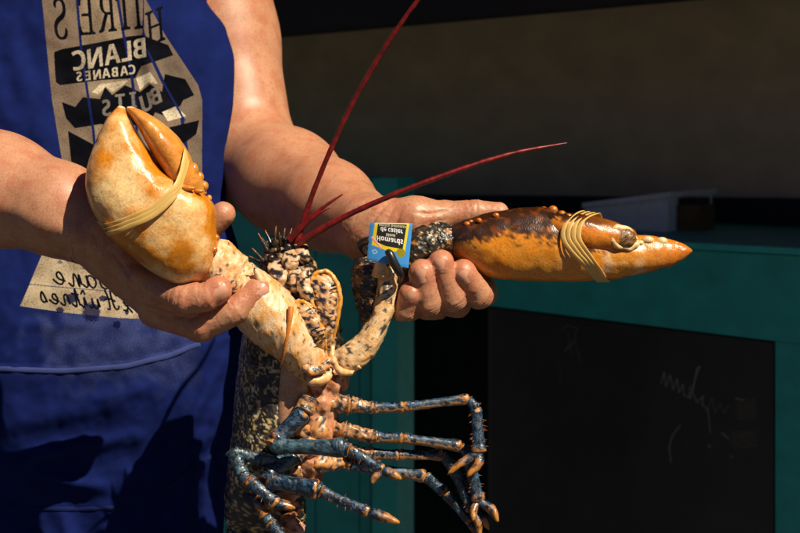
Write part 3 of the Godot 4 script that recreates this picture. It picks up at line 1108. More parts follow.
	for yy in ys:
		var xr := interp(XR, yy)
		var xl := minf(80.0 - xr, -20.0)
		for i in cols:
			var x := lerpf(xl, xr, float(i) / (cols - 1))
			so.v.append(D(x, yy, apron_z(x, yy)))
			so.c.append(Color.WHITE)
			var cu := cloth_at(x, yy)
			so.uv.append(Vector2(clampf((cu.x - AU0) / AW, 0.003, 0.997), clampf((cu.y - AV0) / (AW * 2.0), 0.003, 0.997)))
	for i in ys.size() * cols:
		so.v.append(so.v[i] - zax * 0.0025)
		so.c.append(Color.WHITE)
		so.uv.append(so.uv[i])
	var rows := ys.size()
	var off := rows * cols
	for rr in rows - 1:
		for i in cols - 1:
			var a := rr * cols + i
			so.ix.append_array([a, a + 1, a + cols, a + 1, a + cols + 1, a + cols])
			var q := a + off
			so.ix.append_array([q, q + cols, q + 1, q + 1, q + cols, q + cols + 1])
		for e in [0, cols - 1]:
			var a: int = rr * cols + e
			if e == 0: so.ix.append_array([a, a + cols, a + off, a + cols, a + cols + off, a + off])
			else: so.ix.append_array([a, a + off, a + cols, a + cols, a + off, a + cols + off])
	var am := mat(Color.WHITE, 0.9)
	am.metallic_specular = 0.12
	am.albedo_texture = apron_print()
	var ap := put("apron", finish(so), am, t)
	ap.set_meta("label", "blue cotton apron with a cream board print and dark lettering")
	# seam of the pocket: a narrow welt lying on the cloth
	var pj := []
	for i in 27:
		var x := -60.0 + i * 10.0
		var sy := interp([[-200, 366], [0, 366], [60, 368], [120, 364], [160, 355], [200, 341], [300, 320]], x)
		pj.append([x, sy + 3.0, apron_z(x, sy + 3.0) - 0.3, 2.8])
	put("pocket_seam", finish(tube(pj, "cloth", 120, 12, 0.5)), M.seam, ap)
	var hj := []
	for i in 30:
		var x := -60.0 + i * 9.6
		var sy := interp([[-60, 503], [0, 506], [60, 509], [130, 507], [160, 492], [200, 464], [232, 440]], x)
		hj.append([x, sy, apron_z(x, sy) - 0.4, 2.6])
	put("pocket_seam", finish(tube(hj, "cloth", 120, 12, 0.5)), M.hem, ap)

# metres along the cloth: across from the middle line and down from the bib's top
const AU0 := -0.06
const AV0 := 0.035
const AW := 0.31
var cloth_u := {}
func cloth_at(x: float, y: float) -> Vector2:
	var gx := clampf((x + 200.0) / 5.0, 0.0, 91.99); var gy := clampf((y + 60.0) / 5.0, 0.0, 143.99)
	var i := int(gx); var j := int(gy)
	var a: Vector2 = cloth_u[j * 93 + i]; var b: Vector2 = cloth_u[j * 93 + i + 1]
	var c: Vector2 = cloth_u[j * 93 + 93 + i]; var d: Vector2 = cloth_u[j * 93 + 94 + i]
	return a.lerp(b, gx - i).lerp(c.lerp(d, gx - i), gy - j)

func smooth_z(x: float, y: float) -> float:
	var xr := interp(XR, y) + 4.0
	var t := clampf((x - 40.0) / (xr - 40.0), -0.99, 0.99)
	return interp(ZF, y) - 78.0 * (1.0 - sqrt(1.0 - pow(absf(t), 2.4)))

func cloth_table() -> void:
	var down := 0.0
	var last := D(40, -60, smooth_z(40, -60))
	for j in 145:
		var y := -60.0 + j * 5.0
		var m := D(40, y, smooth_z(40, y))
		down += m.distance_to(last)
		last = m
		cloth_u[j * 93 + 48] = Vector2(0, down)
		for dir in [-1, 1]:
			var acc := 0.0
			var l2 := m
			var i := 48 + int(dir)
			while i >= 0 and i < 93:
				var p := D(-200.0 + i * 5.0, y, smooth_z(-200.0 + i * 5.0, y))
				acc += p.distance_to(l2)
				l2 = p
				cloth_u[j * 93 + i] = Vector2(acc * dir, down)
				i += dir

func apron_print() -> ImageTexture:
	var W := 940; var H := 1880
	var ink := Ink.new()
	ink.im = Image.create(W, H, false, Image.FORMAT_RGB8)
	ink.lay = func(p: Vector2) -> Vector2: return cloth_at(p.x, p.y)
	ink.pen = 0.00094
	ink.ox = AU0; ink.oy = AV0; ink.sc = W / AW
	var blue := srgb(0.006, 0.011, 0.072)
	ink.im.fill(blue)
	var pl := Color(0.45, 0.39, 0.33)
	var dk := Color(0.03, 0.032, 0.055)
	# upright boards of the print
	ink.poly([[40, -20], [74, -20], [80, 50], [92, 130], [98, 200], [72, 200], [62, 160], [52, 100]], pl)
	ink.poly([[76, -20], [113, -20], [122, 35], [130, 75], [134, 110], [138, 200], [100, 200], [94, 130], [82, 50]], Color(0.52, 0.46, 0.38))
	ink.poly([[116, -20], [143, -20], [142, 35], [146, 50], [160, 80], [180, 118], [190, 200], [142, 200], [137, 110], [133, 75], [125, 35]], pl)
	ink.poly([[144, -20], [146, 0], [165, 35], [198, 85], [202, 100], [202, 190], [194, 190], [184, 120], [164, 80], [150, 50], [144, 30]], Color(0.42, 0.37, 0.32))
	# banner
	ink.poly([[54, 52], [62, 49], [100, 42], [130, 36], [142, 35], [168, 45], [173, 55], [141, 66], [135, 78], [100, 80], [60, 85], [56, 82], [55, 70]], dk)
	# knife-shaped blots
	ink.poly([[62, 102], [75, 107], [83, 97], [100, 99], [105, 87], [112, 95], [125, 85], [140, 92], [150, 84], [162, 92], [165, 74], [185, 79], [194, 95], [183, 100], [180, 106], [168, 110], [172, 119], [155, 112], [150, 122], [130, 126], [100, 124], [75, 128], [66, 118]], dk)
	ink.poly([[68, 131], [85, 140], [100, 148], [110, 165], [90, 185], [72, 168]], dk)
	ink.poly([[150, 140], [170, 127], [199, 120], [196, 134], [184, 143], [160, 150]], dk)
	ink.poly([[100, 84], [128, 80], [124, 84], [112, 92], [106, 86], [98, 94], [92, 92]], Color(0.72, 0.68, 0.58))
	ink.poly([[136, 78], [150, 72], [158, 84], [148, 82], [140, 90]], Color(0.74, 0.70, 0.60))
	ink.poly([[162, 112], [176, 106], [186, 116], [168, 121]], Color(0.78, 0.74, 0.64))
	# blue gaps between the boards, again over the blots
	ink.stroke([[75, -20], [81, 50], [93, 130], [99, 200]], 2.6, blue)
	ink.stroke([[114.5, -20], [123.5, 35], [131.5, 75], [136, 110]], 2.6, blue)
	ink.stroke([[141, 45], [148, 52], [163, 82], [184, 120]], 2.2, blue)
	var serif := SystemFont.new(); serif.font_names = PackedStringArray(["Droid Serif"])
	var sans := SystemFont.new(); sans.font_names = PackedStringArray(["Droid Sans"]); sans.font_weight = 700
	# the picture is a mirror image, and so is the lettering
	var gl := [["S", 60, 20, 44, -0.02], ["E", 86, 16, 42, 0.08], ["R", 107, 13, 42, 0.12], ["T", 124, 11, 42, 0.16], ["I", 137, 10, 42, 0.14], ["H", 155, 27, 36, 0.40]]
	for q in gl:
		var h: float = q[3]
		var wx := 0.52
		ink.text(q[0], serif, Vector2(q[1], q[2]), Vector2(-h * 1.3 * wx, h * 1.3 * wx * q[4]), Vector2(-h * 1.3 * 0.08, -h * 1.3), Color(dk.r, dk.g, dk.b, 1.0))
	var lt := Color(0.66, 0.62, 0.54)
	for q in [["C", 79, 60.5], ["N", 95, 58], ["A", 112, 54.5], ["L", 127, 51.5], ["B", 140, 48.5]]:
		ink.text(q[0], sans, Vector2(q[1], q[2]), Vector2(-24, 5), Vector2(-2, -27), lt)
	for q in [["S", 79, 76.5], ["E", 88, 75.5], ["N", 97, 74.5], ["A", 106, 73.2], ["B", 115, 72], ["A", 124, 70.8], ["C", 132, 69.5]]:
		ink.text(q[0], sans, Vector2(q[1], q[2]), Vector2(-12, 2), Vector2(-1, -13), lt)
	var gy := Color(0.42, 0.40, 0.38)
	for q in [["S", 106, 108, 0.1], ["T", 120, 102, 0.1], ["I", 133, 100, 0.15], ["U", 146, 103, 0.5], ["B", 156, 96, 0.5]]:
		ink.text(q[0], sans, Vector2(q[1], q[2]), Vector2(-19, 19 * q[3]), Vector2(-19 * q[3] * 0.6, -22), gy)
	# lower board with handwriting
	ink.poly([[42, 254], [72, 255], [110, 262], [160, 285], [170, 319], [120, 318], [70, 313], [20, 306], [27, 290]], Color(0.66, 0.60, 0.50))
	ink.stroke([[29, 284], [60, 287], [110, 291], [150, 300]], 0.9, Color(blue, 0.6))
	ink.stroke([[62, 256], [90, 262], [112, 266]], 1.2, Color(blue, 0.7))
	for q in [[68, 260, 4], [60, 262, 3], [84, 268, 3]]:
		ink.poly([[q[0] - q[2], q[1]], [q[0], q[1] - q[2] * 0.7], [q[0] + q[2], q[1] + 0.6], [q[0], q[1] + q[2] * 0.6]], Color(blue, 0.5))
	var spots := []
	var dk2 := Color(0.03, 0.035, 0.07)
	# strokes of the hand lettering, in letter units (x right as read, y up), one pen width each
	var gly := {
		"a": [[[0.62, 0.85], [0.35, 1.0], [0.08, 0.7], [0.05, 0.3], [0.25, 0.0], [0.5, 0.2], [0.66, 0.95], [0.62, 0.2], [0.75, 0.0], [0.95, 0.2]]],
		"b": [[[0.0, 0.3], [0.25, 1.5], [0.35, 2.0], [0.2, 2.0], [0.1, 0.4], [0.3, 0.0], [0.6, 0.2], [0.65, 0.7], [0.45, 0.95], [0.7, 0.8], [0.95, 0.85]]],
		"n": [[[0.0, 0.2], [0.15, 0.95], [0.18, 0.0], [0.35, 0.8], [0.52, 0.95], [0.58, 0.1], [0.72, 0.0], [0.9, 0.2]]],
		"e": [[[0.0, 0.3], [0.45, 0.5], [0.5, 0.9], [0.28, 1.0], [0.08, 0.5], [0.2, 0.05], [0.5, 0.05], [0.8, 0.35]]],
		"s": [[[0.0, 0.1], [0.35, 1.1], [0.5, 0.4], [0.3, 0.0], [0.1, 0.15]]],
		"r": [[[0.0, 0.2], [0.2, 1.1], [0.45, 0.9], [0.42, 0.1], [0.6, 0.0], [0.8, 0.2]]],
		"t": [[[0.0, 0.2], [0.3, 1.8], [0.28, 0.15], [0.42, 0.0], [0.65, 0.2]], [[0.05, 1.25], [0.6, 1.3]]],
		"i": [[[0.0, 0.2], [0.18, 0.95], [0.2, 0.1], [0.34, 0.0], [0.5, 0.2]], [[0.05, 1.35], [0.2, 1.7], [0.38, 1.35]]],
		"u": [[[0.0, 0.2], [0.14, 0.95], [0.14, 0.15], [0.32, 0.0], [0.55, 0.3], [0.62, 0.95], [0.62, 0.15], [0.78, 0.0], [0.9, 0.2]]],
		"H": [[[0.0, 1.5], [0.3, 1.9], [0.5, 1.8], [0.3, 0.3], [0.0, 0.1], [-0.1, 0.4]], [[0.95, 1.95], [0.75, 1.2], [0.7, 0.1], [0.9, 0.0]], [[0.2, 0.9], [0.6, 1.1], [1.0, 1.0]]],
		"x": [[[0.0, 0.9], [0.3, 0.9], [0.5, 0.1], [0.8, 0.1]], [[0.75, 0.95], [0.1, 0.0]]],
	}
	var lines := [
		[["b", 110, 289], ["a", 97, 288], ["n", 82, 286.5], ["e", 65, 284.5]],
		[["u", 146, 313], ["x", 133, 312], ["H", 118, 310], ["u", 100, 308.5], ["i", 87, 307], ["t", 80, 306.5], ["r", 70, 305.5], ["e", 59, 304], ["s", 47, 302.5]]]
	for li in 2:
		var sz: float = [15.0, 12.0][li]
		for q in lines[li]:
			for s in gly[q[0]]:
				var pts := []
				for i in s.size() - 1:
					var p0: Array = s[maxi(i - 1, 0)]; var p1: Array = s[i]; var p2: Array = s[i + 1]; var p3: Array = s[mini(i + 2, s.size() - 1)]
					for k in 5:
						var g: Vector2 = crom(Vector2(p0[0], p0[1]), Vector2(p1[0], p1[1]), Vector2(p2[0], p2[1]), Vector2(p3[0], p3[1]), k / 5.0)
						pts.append([q[1] - g.x * sz * 0.95 - g.y * sz * 0.12, q[2] - g.y * sz * 0.8 - g.x * 1.2])
				pts.append([q[1] - s[-1][0] * sz * 0.95 - s[-1][1] * sz * 0.12, q[2] - s[-1][1] * sz * 0.8 - s[-1][0] * 1.2])
				ink.stroke(pts, 2.0, dk2)
	# cloth: faded, worn and spotted; print cracked
	spots.append_array([[92, 340, 9, 10], [118, 353, 4, 4], [162, 336, 6, 9], [72, 326, 6, 5], [136, 328, 5, 4], [150, 349, 3, 4], [176, 328, 5, 5], [60, 338, 4, 3], [128, 340, 2, 3], [104, 326, 4, 3]])
	for y in H:
		for x in W:
			var px := x / ink.sc / 0.00094 - 24.0   # about plan units, along the cloth
			var py := y / ink.sc / 0.00094 - 23.0
			var c := ink.im.get_pixel(x, y)
			var a := n1.get_noise_2d(px * 0.03, py * 0.03)
			var f := n1.get_noise_2d(px * 0.45, py * 0.45)
			var wv := n2.get_noise_2d(px * 1.6, py * 0.35) + n2.get_noise_2d(px * 0.35, py * 1.6)
			if c.r > 0.3:   # print
				c = c.lerp(Color(0.33, 0.27, 0.22), clampf(0.12 + a * 0.5 + f * 0.3, 0.0, 0.6))
				if f + wv * 0.3 > 0.6: c = c.lerp(Color(0.14, 0.13, 0.2), 0.45)
			elif c.b < 0.13:   # dark ink
				c = c.lerp(Color(0.12, 0.12, 0.16), clampf(0.1 + a * 0.3 + f * 0.3, 0.0, 0.4))
			else:
				var wear := clampf(0.25 + a * 0.7 + f * 0.25, 0.0, 1.0)
				# the pocket is rubbed grey
				var rub := sstep(312.0, 330.0, py + a * 14.0) * (1.0 - sstep(395.0, 430.0, py + a * 30.0)) * sstep(20.0, 70.0, px + a * 40.0) * (1.0 - sstep(185.0, 212.0, px + a * 20.0))
				c = c.lerp(Color(0.33, 0.35, 0.47), rub * clampf(0.36 + f * 0.18 + wv * 0.06 + a * 0.3, 0.0, 0.7))
				c = c.lerp(Color(0.14, 0.22, 0.58), wear * 0.16)
				c = c.lerp(Color(0.24, 0.30, 0.56), clampf(wv * 0.06, 0.0, 0.08))
			if py > 310.0 and py < 372.0:
				for q in spots:
					var e := Vector2((px - q[0]) / q[2], (py - q[1]) / q[3]).length() + f * 0.35
					if e < 1.0: c = c.lerp(Color(0.04, 0.05, 0.17), 0.75)
			ink.im.set_pixel(x, y, c)
	M.seam = mat(Color(0.21, 0.25, 0.44), 0.9)
	M.seam.metallic_specular = 0.12
	M.hem = mat(srgb(0.008, 0.014, 0.07), 0.9)
	M.hem.metallic_specular = 0.12
	ink.im.generate_mipmaps()
	return ImageTexture.create_from_image(ink.im)

# ---------------------------------------------------------------- lobster
func cone(x: float, y: float, z: float, x2: float, y2: float, z2: float, r: float, kind := "spine") -> Soup:
	return tube([[x, y, z, r], [lerpf(x, x2, 0.5), lerpf(y, y2, 0.5), lerpf(z, z2, 0.5), r * 0.6], [x2, y2, z2, r * 0.12]], kind, 6, 8)

# one joint of a walking leg: narrow start, flared end, rounded caps
func joint(a: Array, b: Array, r0: float, r1: float, kind: String, n := 64, seg := 32) -> Soup:
	var js := []
	var prof := [[-0.03, 0.3], [0.0, 0.75], [0.08, 1.0], [0.2, 0.88], [0.5, 0.86], [0.8, 0.92], [0.93, 1.08], [1.0, 0.95], [1.03, 0.4]]
	for p in prof:
		var t: float = p[0]
		js.append([lerpf(a[0], b[0], t), lerpf(a[1], b[1], t), lerpf(a[2], b[2], t), lerpf(r0, r1, t) * p[1] * 0.80])
	return tube(js, kind, n, seg, 0.82)

func bristles(a: Array, b: Array, r: float, cnt: int) -> Soup:
	var s := Soup.new()
	for i in cnt:
		var t := rng.randf_range(0.1, 0.9)
		var an := rng.randf() * TAU
		var x := lerpf(a[0], b[0], t); var y := lerpf(a[1], b[1], t); var z := lerpf(a[2], b[2], t)
		var dx: float = b[1] - a[1]; var dy: float = -(b[0] - a[0])
		var ln := maxf(sqrt(dx * dx + dy * dy), 0.01)
		dx /= ln; dy /= ln
		var ox := dx * cos(an); var oy := dy * cos(an); var oz := sin(an)
		s.join(cone(x + ox * r * 0.85, y + oy * r * 0.85, z + oz * r * 0.85, x + ox * (r + 2.6) + 0.8, y + oy * (r + 2.6) + 1.0, z + oz * (r + 2.6), 0.4, "bead"))
	return s

func leg(parent: Node, chain: Array, kinds: Array, claw: Array, label := "") -> void:
	# chain: joints [x, y, z, r]; the longest joint carries the others
	var best := 0; var bl := 0.0
	for i in chain.size() - 1:
		var d := Vector2(chain[i][0] - chain[i + 1][0], chain[i][1] - chain[i + 1][1]).length()
		if d > bl: bl = d; best = i
	var main: MeshInstance3D = null
	var order := [best]
	for i in chain.size() - 1:
		if i != best: order.append(i)
	for i in order:
		var a: Array = chain[i]; var b: Array = chain[i + 1]
		var s := joint(a, b, a[3], b[3], kinds[i])
		if i == best:
			main = put("walking_leg", finish(s), M.leg, parent)
			if label != "": main.set_meta("label", label)
		else: put("leg_segment", finish(s), M.leg, main)
	var e: Array = chain[chain.size() - 1]
	for q in claw:
		var mid := [lerpf(e[0], q[0], 0.5) + q[4], lerpf(e[1], q[1], 0.5), lerpf(e[2], q[2], 0.5), q[3]]
		put("pincer", finish(tube([[e[0], e[1], e[2], e[3] * 0.5], [lerpf(e[0], mid[0], 0.4), lerpf(e[1], mid[1], 0.4), e[2], q[3]], [mid[0], mid[1], mid[2], q[3] * 0.9], [lerpf(mid[0], q[0], 0.75), lerpf(mid[1], q[1], 0.75), q[2], q[3] * 0.5], [q[0], q[1], q[2], 0.35]], "leg_end", 18, 14)), M.leg, main)
	var la: Array = chain[chain.size() - 2]
	put("bristle", finish(bristles(la, e, (la[3] + e[3]) * 0.4, 30)), M.leg, main)

func build_lobster() -> void:
	var base := D(285, 760, -30)
	var t := thing("lobster", base, "large dark lobster with blue and orange legs held up by its two big claws", "lobster")
	# --- body
	var car := put("carapace", finish(pairs([[274, 236, 284, 236, -30, 5], [264, 250, 300, 250, -30, 20], [256, 280, 316, 276, -30, 34], [247, 315, 328, 306, -30, 46], [240, 352, 334, 346, -30, 52], [235, 400, 330, 398, -30, 55], [230, 450, 320, 448, -30, 53], [227, 482, 312, 480, -30, 48], [232, 492, 305, 490, -30, 40]], "shell", 260, 200)), M.rough_shell, t)
	for i in 7:
		var y0 := 480.0 + i * 44.0
		var w := 42.0 - i * 2.6
		var cx := 268.0 - i * 2.0
		put("abdomen_segment", finish(pairs([[cx - w * 0.8, y0, cx + w * 0.7, y0, -30, w * 0.7], [cx - w, y0 + 6, cx + w * 0.88, y0 + 6, -30, w], [cx - w - 1, y0 + 34, cx + w * 0.9, y0 + 34, -30, w * 1.02], [cx - w * 0.94, y0 + 46, cx + w * 0.8, y0 + 46, -30, w * 0.9], [cx - w * 0.8, y0 + 48, cx + w * 0.66, y0 + 48, -30, w * 0.75]], "shell", 60, 80)), M.rough_shell, t)
	for q in [[-34, 0.75], [-17, 0.9], [0, 1.0], [17, 0.9], [34, 0.75]]:
		var h: float = 95.0 * q[1]
		put("tail_fan", finish(pairs([[252, 785, 262, 785, -30, 4], [238 + q[0], 785 + h * 0.5, 276 + q[0] * 1.5, 785 + h * 0.5, -30 - absf(q[0]) * 0.3, 5], [236 + q[0] * 1.8, 785 + h * 0.9, 278 + q[0] * 1.8, 785 + h * 0.9, -30 - absf(q[0]) * 0.3, 4], [244 + q[0] * 1.9, 785 + h, 268 + q[0] * 1.9, 785 + h, -30, 2]], "shell", 24, 24)), M.rough_shell, t)
	# pale horn plate along the side of the breast
	put("side_plate", finish(pairs([[284, 346, 312, 342, 14, 6], [280, 360, 316, 356, 16, 12], [278, 384, 312, 382, 17, 14], [276, 410, 306, 408, 16, 14], [276, 432, 300, 430, 14, 10], [280, 446, 294, 446, 12, 4]], "sternum_pale", 50, 40, 2.5)), M.horn, t)
	# --- breast plates between the legs
	put("sternum", finish(pairs([[312, 362, 348, 362, 5, 14], [306, 380, 346, 378, 8, 22], [302, 410, 338, 405, 8, 22], [298, 440, 336, 438, 6, 22], [294, 468, 330, 466, 2, 22], [288, 490, 316, 486, -4, 18]], "sternum", 50, 40)), M.horn, t)
	for q in [[296, 392, 16, 16, 14, 14], [304, 405, 20, 15, 16, 13], [318, 428, 18, 13, 18, 13], [308, 446, 22, 12, 12, 12], [318, 462, 14, 16, 11, 12], [296, 470, 14, 12, 10, 10], [332, 462, 4, 12, 10, 12], [303, 425, 22, 10, 13, 10]]:
		put("coxa", finish(ball(q[0], q[1], q[2], q[3], q[4], q[5], "coxa", 16)), M.horn, t)
	# swimmerets under the tail
	for q in [[262, 505, 296, 488, 12], [280, 520, 300, 500, 8], [268, 530, 302, 520, 14], [284, 545, 298, 530, 12]]:
		put("swimmeret", finish(pairs([[q[0], q[1], q[0] + 6, q[1] + 6, q[4], 4], [q[0] + 8, q[1] - 8, q[2] - 4, q[3] + 16, q[4] + 4, 6], [q[2] - 8, q[3] - 4, q[2] + 4, q[3] + 6, q[4] + 2, 3]], "sternum", 24, 20)), M.horn, t)
	# --- head
	var hd := put("head", finish(pairs([[270, 240, 300, 240, -12, 14], [262, 256, 310, 254, -8, 24], [262, 276, 318, 272, -4, 30], [270, 300, 330, 292, 0, 32], [282, 325, 338, 318, 0, 32], [296, 348, 340, 342, 0, 24], [306, 360, 334, 356, 0, 12]], "head", 70, 60)), M.rough_shell, t)
	for q in [[274, 246, 5, 276, 226, 8, 3.2], [268, 252, 8, 258, 233, 12, 3.0], [283, 240, 4, 285, 228, 4, 2.6], [264, 262, 10, 252, 248, 16, 3.0], [290, 246, 10, 296, 236, 18, 2.6], [262, 272, 14, 250, 262, 20, 2.6], [279, 250, 14, 275, 238, 22, 2.4], [271, 244, 4, 265, 230, 2, 2.4]]:
		put("spine", finish(cone(q[0], q[1], q[2], q[3], q[4], q[5], q[6])), M.leg, hd)
	for q in [
		[[270, 260, 284, 258, 16, 2], [267, 268, 288, 266, 22, 5], [271, 280, 288, 277, 26, 6], [276, 290, 285, 288, 26, 2]],
		[[284, 252, 294, 249, 18, 2], [282, 260, 299, 256, 24, 5], [285, 268, 298, 266, 26, 5], [289, 273, 296, 272, 24, 2]],
		[[290, 268, 300, 268, 24, 2], [288, 276, 303, 276, 30, 5], [290, 286, 303, 287, 32, 5], [293, 293, 300, 293, 30, 2]],
		[[303, 262, 309, 264, 16, 2], [302, 272, 315, 274, 22, 5], [304, 284, 318, 285, 26, 5], [308, 292, 316, 292, 26, 2]],
		[[296, 246, 306, 244, 12, 2], [294, 252, 309, 250, 18, 6], [297, 259, 310, 258, 20, 5], [301, 264, 308, 264, 18, 2]],
		[[262, 274, 270, 272, 14, 2], [260, 282, 273, 280, 20, 4], [264, 293, 276, 291, 22, 4], [270, 299, 276, 298, 22, 2]],
		[[282, 290, 290, 288, 28, 2], [279, 297, 294, 294, 32, 5], [284, 305, 296, 303, 34, 4], [289, 309, 294, 308, 32, 2]]]:
		put("antenna_base", finish(pairs(q, "peduncle", 30, 30, 2.5)), M.horn, hd)
	for q in [[260, 262, 12, 249, 256, 22, 2.2], [286, 244, 12, 292, 228, 10, 2.4], [268, 247, 6, 262, 238, 10, 2.2], [281, 246, 16, 279, 232, 26, 2.2], [258, 284, 16, 247, 276, 24, 2.2], [266, 296, 20, 256, 290, 30, 2.0]]:
		put("spine", finish(cone(q[0], q[1], q[2], q[3], q[4], q[5], q[6])), M.leg, hd)
	for q in [[271, 258, 18], [288, 247, 18]]:
		put("eye", finish(ball(q[0], q[1], q[2], 4.2, 4.2, 4.2, "eye", 8)), M.leg, hd)
	# --- feelers
	put("antenna", finish(tube([[297, 244, 16, 3.4], [303, 222, 18, 2.9], [318, 180, 30, 2.6], [345, 118, 48, 2.4], [376, 62, 66, 2.4], [402, 22, 80, 2.2], [430, -18, 92, 2.0], [470, -90, 110, 1.2]], "feeler", 400, 10)), M.feeler, t)
	put("antenna", finish(tube([[298, 244, 18, 3.6], [312, 235, 26, 3.4], [350, 214, 38, 3.0], [400, 192, 46, 2.8], [450, 173, 46, 2.5], [510, 154, 40, 2.0], [567, 143, 30, 0.8]], "feeler", 400, 10)), M.feeler, t)
	put("antennule", finish(tube([[288, 240, 14, 3.0], [305, 222, 18, 2.4], [325, 206, 20, 1.8], [343, 194, 20, 0.6]], "feeler", 40, 10)), M.feeler, t)
	put("antennule", finish(tube([[290, 242, 14, 2.6], [304, 226, 22, 2.0], [318, 214, 26, 1.4], [330, 208, 28, 0.5]], "feeler", 40, 10)), M.feeler, t)
	# --- mouth legs
	var m1 := put("mouth_leg", finish(pairs([[312, 272, 326, 272, 34, 5], [307, 280, 336, 280, 37, 8], [310, 300, 341, 300, 38, 9], [316, 320, 338, 320, 36, 9], [322, 340, 334, 338, 30, 8], [324, 350, 332, 350, 24, 4]], "mouth", 60, 40)), M.horn, t)
	var m2 := put("mouth_leg", finish(pairs([[292, 302, 300, 298, 44, 3], [294, 312, 312, 304, 48, 7], [302, 328, 322, 318, 48, 8], [310, 344, 327, 336, 44, 8], [318, 354, 327, 350, 36, 4]], "mouth", 60, 40)), M.horn, t)
	put("mouth_leg", finish(pairs([[300, 272, 308, 270, 36, 3], [297, 284, 312, 282, 40, 7], [300, 298, 316, 296, 40, 7], [306, 310, 316, 310, 36, 4]], "peduncle", 40, 30)), M.horn, t)
	for q in [[m1, [[311, 284, 43, 1.2], [314, 275, 41, 2], [325, 271, 39, 2.2], [335, 280, 40, 2.6], [340, 298, 40, 2.6], [337, 320, 38, 2.4], [332, 342, 32, 1.6]]], [m1, [[309, 282, 42, 1.6], [311, 300, 43, 2.4], [317, 320, 42, 2.2], [324, 344, 35, 1.6]]], [m2, [[293, 304, 47, 1.6], [303, 302, 50, 2.2], [313, 312, 52, 2.2], [322, 330, 50, 2.0], [326, 350, 40, 1.4]]], [m2, [[292, 303, 47, 1.4], [299, 324, 49, 2.0], [309, 343, 47, 1.8], [320, 355, 39, 1.2]]]]:
		put("rim", finish(tube(q[1], "rim", 50, 14)), M.horn, q[0])
	for q in [[m1, 309, 282, 316, 322, 46, 10, 1], [m1, 337, 282, 335, 322, 46, 10, -1], [m2, 313, 306, 326, 340, 56, 9, -1]]:
		for i in q[6]:
			var f: float = (i + 0.5) / q[6]
			var x: float = lerpf(q[1], q[3], f); var y: float = lerpf(q[2], q[4], f)
			put("tooth", finish(cone(x, y, q[5] - 5, x + q[7] * 6.5, y + 1.5, q[5] + 1, 1.3, "eye")), M.horn, q[0])
	for i in 40:
		var x := rng.randf_range(268, 330); var y := rng.randf_range(285, 352)
		var dx := rng.randf_range(-6, 6); var dy := rng.randf_range(-7, 3)
		put("bristle", finish(cone(x, y, 26, x + dx, y + dy, 44, 0.8, "cream_spine")), M.horn, hd)
	# --- arm of the broad claw
	var me := put("claw_arm", finish(pairs([[246, 262, 214, 304, 44, 16], [262, 270, 230, 320, 44, 27], [284, 287, 251, 340, 42, 31], [303, 310, 275, 357, 38, 31], [318, 330, 291, 373, 32, 28], [327, 348, 306, 381, 26, 22], [330, 362, 317, 382, 22, 15], [329, 370, 323, 380, 20, 6]], "merus", 90, 70)), M.horn, t)
	put("spine", finish(cone(263, 286, 62, 252, 263, 70, 6, "merus")), M.horn, me)
	put("ridge", finish(tube([[291, 307, 66, 3.0], [290, 318, 68.5, 2.6], [287, 336, 67.5, 2.0], [284, 352, 62, 1.8], [281, 365, 53, 1.0]], "ridge", 30, 12)), M.horn, me)
	put("joint_fold", finish(tube([[301, 362, 50, 3], [309, 370, 51, 5], [322, 368, 46, 5], [329, 358, 40, 3]], "coxa", 24, 14)), M.horn, me)
	put("joint_fold", finish(tube([[300, 374, 44, 3], [312, 381, 44, 5], [326, 377, 38, 5], [332, 368, 32, 3]], "merus", 24, 14)), M.horn, me)
	put("wrist_joint", finish(pairs([[196, 250, 186, 276, 62, 16], [222, 240, 204, 286, 58, 24], [240, 252, 214, 296, 50, 26], [256, 266, 232, 312, 42, 20]], "merus", 100, 90)), M.horn, me)
	put("wrist_knob", finish(ball(228, 285, 74, 10, 6, 8, "coxa", 16)), M.horn, me)
	put("wrist_knob", finish(ball(219, 278, 78, 5, 4, 5, "coxa", 14)), M.horn, me)
	put("shoulder_joint", finish(pairs([[312, 368, 322, 388, 12, 14], [322, 360, 334, 392, 8, 18], [336, 356, 346, 388, 4, 16], [346, 360, 350, 380, 2, 8]], "sternum", 30, 30)), M.horn, me)
	# --- broad claw
	var cr := put("broad_claw", finish(pairs([[188, 286, 208, 277, 72, 5], [174, 284, 214, 264, 72, 22], [152, 272, 217, 246, 72, 35], [130, 253, 216, 224, 73, 42], [110, 236, 212, 204, 74, 45], [95, 214, 198, 190, 75, 44], [88, 194, 178, 181, 76, 41], [87, 174, 164, 171, 77, 38], [91, 156, 152, 155, 78, 34], [98, 138, 141, 138, 80, 28], [107, 121, 132, 122, 82, 20], [115, 111, 127, 113, 84, 10], [120, 106, 124, 107, 85, 4]], "crusher", 170, 170, 2.7)), M.claw, t)
	put("movable_finger", finish(pairs([[166, 202, 206, 194, 66, 22], [168, 188, 203, 180, 70, 26], [162, 172, 194, 166, 74, 27], [152, 153, 184, 146, 78, 26], [143, 137, 171, 130, 80, 23], [134, 122, 156, 118, 82, 18], [128, 112, 143, 111, 84, 11], [127, 107, 133, 107, 85, 4]], "crusher_finger", 110, 70)), M.claw, cr)
	for q in [[158, 174, 88, 5, 4, 5], [165, 181, 92, 4, 3, 5], [149, 162, 88, 3, 4, 4]]:
		put("tooth", finish(ball(q[0], q[1], q[2], q[3], q[4], q[5], "tooth", 8)), M.claw, cr)
	for q in [[194, 170, 80, 4, 6, 5], [199.5, 177, 72, 4, 5, 5], [204, 186, 70, 4, 4.5, 5], [189, 188, 104, 7, 2.5, 4], [199, 191, 97, 5, 2.5, 4], [209, 198, 68, 2.5, 3, 3]]:
		put("hinge_knob", finish(ball(q[0], q[1], q[2], q[3], q[4], q[5], "crusher_finger", 12)), M.claw, cr)
